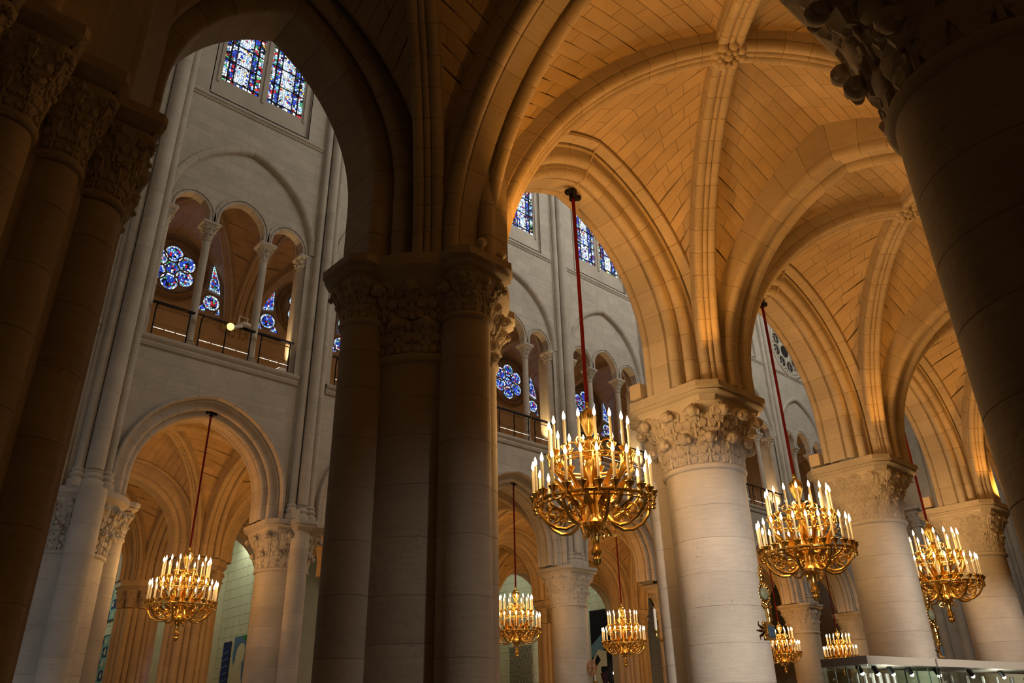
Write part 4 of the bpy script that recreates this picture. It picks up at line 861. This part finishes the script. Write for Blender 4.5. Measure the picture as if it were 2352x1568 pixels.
# tribune lamp assembly on the middle railing of the fully seen bay
t = thing('stage_light', 'amber glowing stage light clamped to the middle tribune railing', 'lamp', (8.2, 21.75, 12.9))
mb = MB(); mb.ball((8.12, 21.72, 12.98), .12, 8, 6, (1, .8, 1)); obj('lamp_glass', mb, GLOW, t, 40); mb = MB(); mb.tube([(8.2, 21.74, 13.0), (8.5, 21.78, 13.15)], .06, 8); obj('lamp_head', mb, WHITE, t, 40)
t = thing('lamp_bracket', 'white metal lamp frame standing on the middle tribune railing', 'bracket', (8.55, 21.85, 13.17))
mb = MB(); mb.tube([(8.4, 21.85, 13.17), (8.4, 21.85, 13.5), (8.68, 21.85, 13.5), (8.68, 21.85, 13.17)], .022, 6); obj('frame', mb, WHITE, t, 40); mb = MB(); mb.lathe(8.62, 21.85, [(.05, 13.17), (.17, 13.2), (.17, 13.28), (.05, 13.3)], 14); obj('lamp_head', mb, WHITE, t, 40)
for x, l in ((10.05, 'last'),):
    t = thing('floor_lamp', 'white wedge uplighter on the sill of the last tribune opening', 'lamp', (x, 21.95, 12.06)); mb = MB(); mb.loft([[(x-.3, 21.9, 12.04), (x+.2, 21.9, 12.04), (x+.2, 22.15, 12.04), (x-.3, 22.15, 12.04)], [(x-.05, 21.92, 12.22), (x+.15, 21.92, 12.22), (x+.15, 22.1, 12.22), (x-.05, 22.1, 12.22)]]); obj('housing', mb, WHITE, t, 0); mb = MB(); mb.add([(x-.29, 21.92, 12.06), (x-.06, 21.92, 12.22), (x-.06, 22.1, 12.22), (x-.29, 22.12, 12.06)], [(0, 1, 2, 3)]); obj('lens', mb, LED, t, 0)
t = thing('spotlight', 'tiny lit spotlight beside the left tribune pier', 'spotlight', (4.18, 22.0, 15.0)); mb = MB(); mb.tube([(4.3, 22.3, 15.15), (4.2, 22.0, 15.12)], .04, 8); obj('lamp_head', mb, IRON, t, 40); mb = MB(); mb.ball((4.18, 21.93, 15.1), .06, 8, 5); obj('lens', mb, BULB, t, 40)
# ------------------------------------------------------------------ gilt fittings on the columns
DIALM = mat('dull_green_enamel', (.20, .21, .13), .4)
def cartouche(label, x, y, z, s=1.):
    t = thing('wall_ornament', label, 'ornament', (x, y, z)); mb = MB()
    mb.ball((x, y, z), .17*s, 12, 8, (1, .45, 1)); 
    for i in range(16): a = 2*pi*i/16; mb.ball((x+.19*s*cos(a), y, z+.19*s*sin(a)), .045*s, 6, 4)
    obj('gilt_wreath', mb, BRASS, t, 60)
    mb = MB(); mb.ball((x-.05*s, y-.04*s, z), .13*s, 12, 8, (1, .5, 1)); obj('dial', mb, DIALM, t, 60, label='dull green dial')
    mb = MB()
    for zz, r in ((.28, .07), (.36, .09), (.44, .07), (.5, .04)): mb.ball((x-.02*s, y, z+zz*s), r*s, 8, 5)
    mb.tube([(x+.02*s, y, z-.2*s), (x+.05*s, y, z-.4*s), (x+.03*s, y, z-.62*s), (x+.07*s, y, z-.74*s)], [.06*s, .075*s, .05*s, .02*s], 8)
    for i in range(6): mb.ball((x+(.07 if i % 2 else -.01)*s, y-.03*s, z-(.26+.08*i)*s), .045*s, 6, 4)
    for sg in (-1, 1): mb.tube([(x+sg*.12*s, y, z-.14*s), (x+sg*.18*s, y-.02, z-.25*s), (x+sg*.08*s, y-.02, z-.3*s)], .02*s, 5)
    obj('gilt_scrolls', mb, BRASS, t, 60); return t
def plaque(label, x, y, z, s=1., rz=0.):
    t = thing('plaque', label, 'plaque', (x, y, z)); R = lambda a, b, c: (x+a*cos(rz)-b*sin(rz), y+a*sin(rz)+b*cos(rz), z+c)
    mb = MB(); mb.loft([[R(a*s, b, c*s) for a, c in ((-.22, -.16), (.22, -.13), (.22, .13), (-.22, .16))] for b in (-.03, .02)]); obj('frame', mb, BRASS, t, 0)
    mb = MB(); mb.loft([[R(a*s, b, c*s) for a, c in ((-.16, -.10), (.18, -.09), (.18, .09), (-.16, .10))] for b in (-.045, -.03)]); obj('field', mb, BLUEP, t, 0, label='blue lettered field')
    mb = MB()
    for sg in (-1, 0, 1): mb.tube([R(-.22*s, -.01, .03*sg*s), R(-.33*s, -.02, .07*sg*s), R(-.42*s, -.02, .10*sg*s), R(-.40*s, -.02, .16*sg*s)], [.02*s, .03*s, .02*s, .012*s], 6)
    mb.tube([R(-.36*s, -.02, 0), R(-.52*s, -.02, 0)], [.03*s, .008*s], 6); mb.box(x-.01, y, z-.02, x+.01, y+.12, z+.02); obj('finial', mb, BRASS, t, 60)
cartouche('gilded clock-like wreath ornament on the right flank of the crocket column', 11.64, 6.91, 3.46, .78)
plaque('blue plaque in a gilt frame on the right flank of the crocket column', 11.56, 6.86, 2.88, .82, .25)
cartouche('gilded ornament on the right flank of the drilled-foliage column', 18.2, 6.98, 3.6, .9); plaque('blue plaque with gilt finial on the drilled-foliage column', 18.2, 6.95, 2.88, .9, .25)
def sconce(label, x, y, z, dx, h=.5, s=1.):
    t = thing('candle_sconce', label, 'sconce', (x, y, z)); mb = MB(); mb.lathe(x, y, [(.02*s, z-.12*s), (.03*s, z-.05*s), (.09*s, z-.02*s), (.10*s, z), (.03*s, z), (.03*s, z+.06*s)], 12); mb.tube([(x, y, z-.1*s), (x+dx*.4, y, z-.22*s), (x+dx, y, z-.1*s)], .02*s, 6)
    for i in range(4): mb.ball((x+dx*(.5+.15*i), y, z-.18*s+.03*i), .03*s, 6, 4)
    obj('bracket', mb, BRASS, t, 50); mb = MB(); mb.lathe(x, y, [(.035*s, z+.03*s), (.035*s, z+h), (.012*s, z+h+.02)], 10); obj('candle', mb, WHITE, t, 50)
sconce('white candle on a gilt bracket left of the crocket column', 10.99, 8.6, 3.02, .28, .34, .7)
sconce('white candle on a bracket beside the red cross roundel', 24.0, 21.9, 3.2, -.25, .7)
t = thing('consecration_cross', 'red ochre cross roundel painted on the far column', 'cross', (23.75, 21.72, 3.64))
mb = MB(); n = 24; yy = 21.76; cxx = 23.66
mb.tube([(cxx+.24*cos(2*pi*i/n), yy-.04+.0*i, 3.64+.27*sin(2*pi*i/n)) for i in range(n)], .022, 5, closed=True); mb.tube([(cxx+.19*cos(2*pi*i/n), yy-.04, 3.64+.21*sin(2*pi*i/n)) for i in range(n)], .012, 5, closed=True)
for i in range(4): a = pi/2*i; mb.tube([(cxx, yy-.04, 3.64), (cxx+.18*cos(a), yy-.04, 3.64+.2*sin(a))], [.015, .05], 5)
obj('paint', mb, REDX, t, 40)
for x, y, z, w in ((35.1, 36.0, 5.8, 'above the grey hanging'), (35.1, 35.9, 4.4, 'beside the grey hanging'), (41.1, 35.7, 4.6, 'right of the black hanging')):
    t = thing('wall_sconce', 'small lit wall sconce %s' % w, 'sconce', (x, y, z)); mb = MB(); mb.ball((x-.12, y, z+.12), .10, 8, 6, (1, 1, 1.3)); obj('lamp_glass', mb, BULB, t, 40); mb = MB(); mb.tube([(x, y, z), (x-.12, y, z-.06), (x-.12, y, z+.02)], .025, 6); obj('bracket', mb, BRONZE, t, 40)
    lamp('sconce_glow', 'POINT', (x-.3, y, z+.15), 4, (1, .85, .55), .08)
# slit window low in the far aisle
w = thing('window_40', 'narrow slit of blue stained glass under the leftmost chandelier', 'window', (12.07, 33.9, 2), kind='structure')
mb = MB(); mb.box(11.98, 33.9, .6, 12.16, 33.96, 5.1); obj('glass_panel', mb, G_BLUE, w, 0)
# ------------------------------------------------------------------ display cases
def case(label, u0, u1, grp):
    ax = Vector((cos(-.155), sin(-.155), 0)); ay = Vector((-ax.y, ax.x, 0)); O = Vector((6.91, 3.24, 0)); zt = 2.1; D = .46
    pt = lambda u, v, z: tuple(O+ax*u+ay*v+Vector((0, 0, z))); c = pt((u0+u1)/2, D/2, 0)
    t = thing('display_case', label, 'display case', c, grp)
    def bx(name, ua, va, za, ub, vb, zb, m):
        mb = MB(); mb.add([pt(a, b, z) for z in (za, zb) for a, b in ((ua, va), (ub, va), (ub, vb), (ua, vb))], [(3, 2, 1, 0), (4, 5, 6, 7), (0, 1, 5, 4), (1, 2, 6, 5), (2, 3, 7, 6), (3, 0, 4, 7)]); return obj(name, mb, m, t, 0)
    bx('top_panel', u0, 0, zt-.065, u1, D, zt, CASEM); bx('plinth', u0, 0, 0, u1, D, .55, CASEM)
    for a in ((u0, 0, u1, .008), (u0, 0, u0+.008, D), (u1-.008, 0, u1, D), (u0, D-.008, u1, D)): bx('glass_pane', a[0], a[1], .55, a[2], a[3], zt-.067, CLEAR)
    for q in (.25, .5, .75):
        mb = MB(); mb.tube([pt(u0+.02, D*q, .55), pt(u0+.02, D*q, zt-.07)], .008, 6); obj('post', mb, STEEL, t, 40)
    n = 6
    for q in range(n):
        mb = MB(); u = u0+(u1-u0)*(.28+.66*q/n); mb.tube([pt(u, D*.7, .55), pt(u, D*.7, zt-.11)], .02, 8); obj('post', mb, STEEL, t, 40)
    for q in (.08, .3, .52, .8):
        mb = MB(); u = u0+(u1-u0)*q; mb.tube([pt(u, .16, zt-.067), pt(u+.03, .15, zt-.12)], .022, 8); obj('downlight', mb, IRON, t, 40)
        mb = MB(); mb.ball(pt(u+.032, .148, zt-.125), .02, 8, 5); obj('bulb', mb, BULB, t, 40)
    L = lamp('case_glow', 'POINT', pt((u0+u1)/2, .15, zt-.25), 6, (1, .95, .85), .04)
case('glass display case with bronze top beside the second column, nearer end', 0, 1.0, 'glass display cases')
case('glass display case with bronze top running out at the right edge', 1.03, 3.6, 'glass display cases')
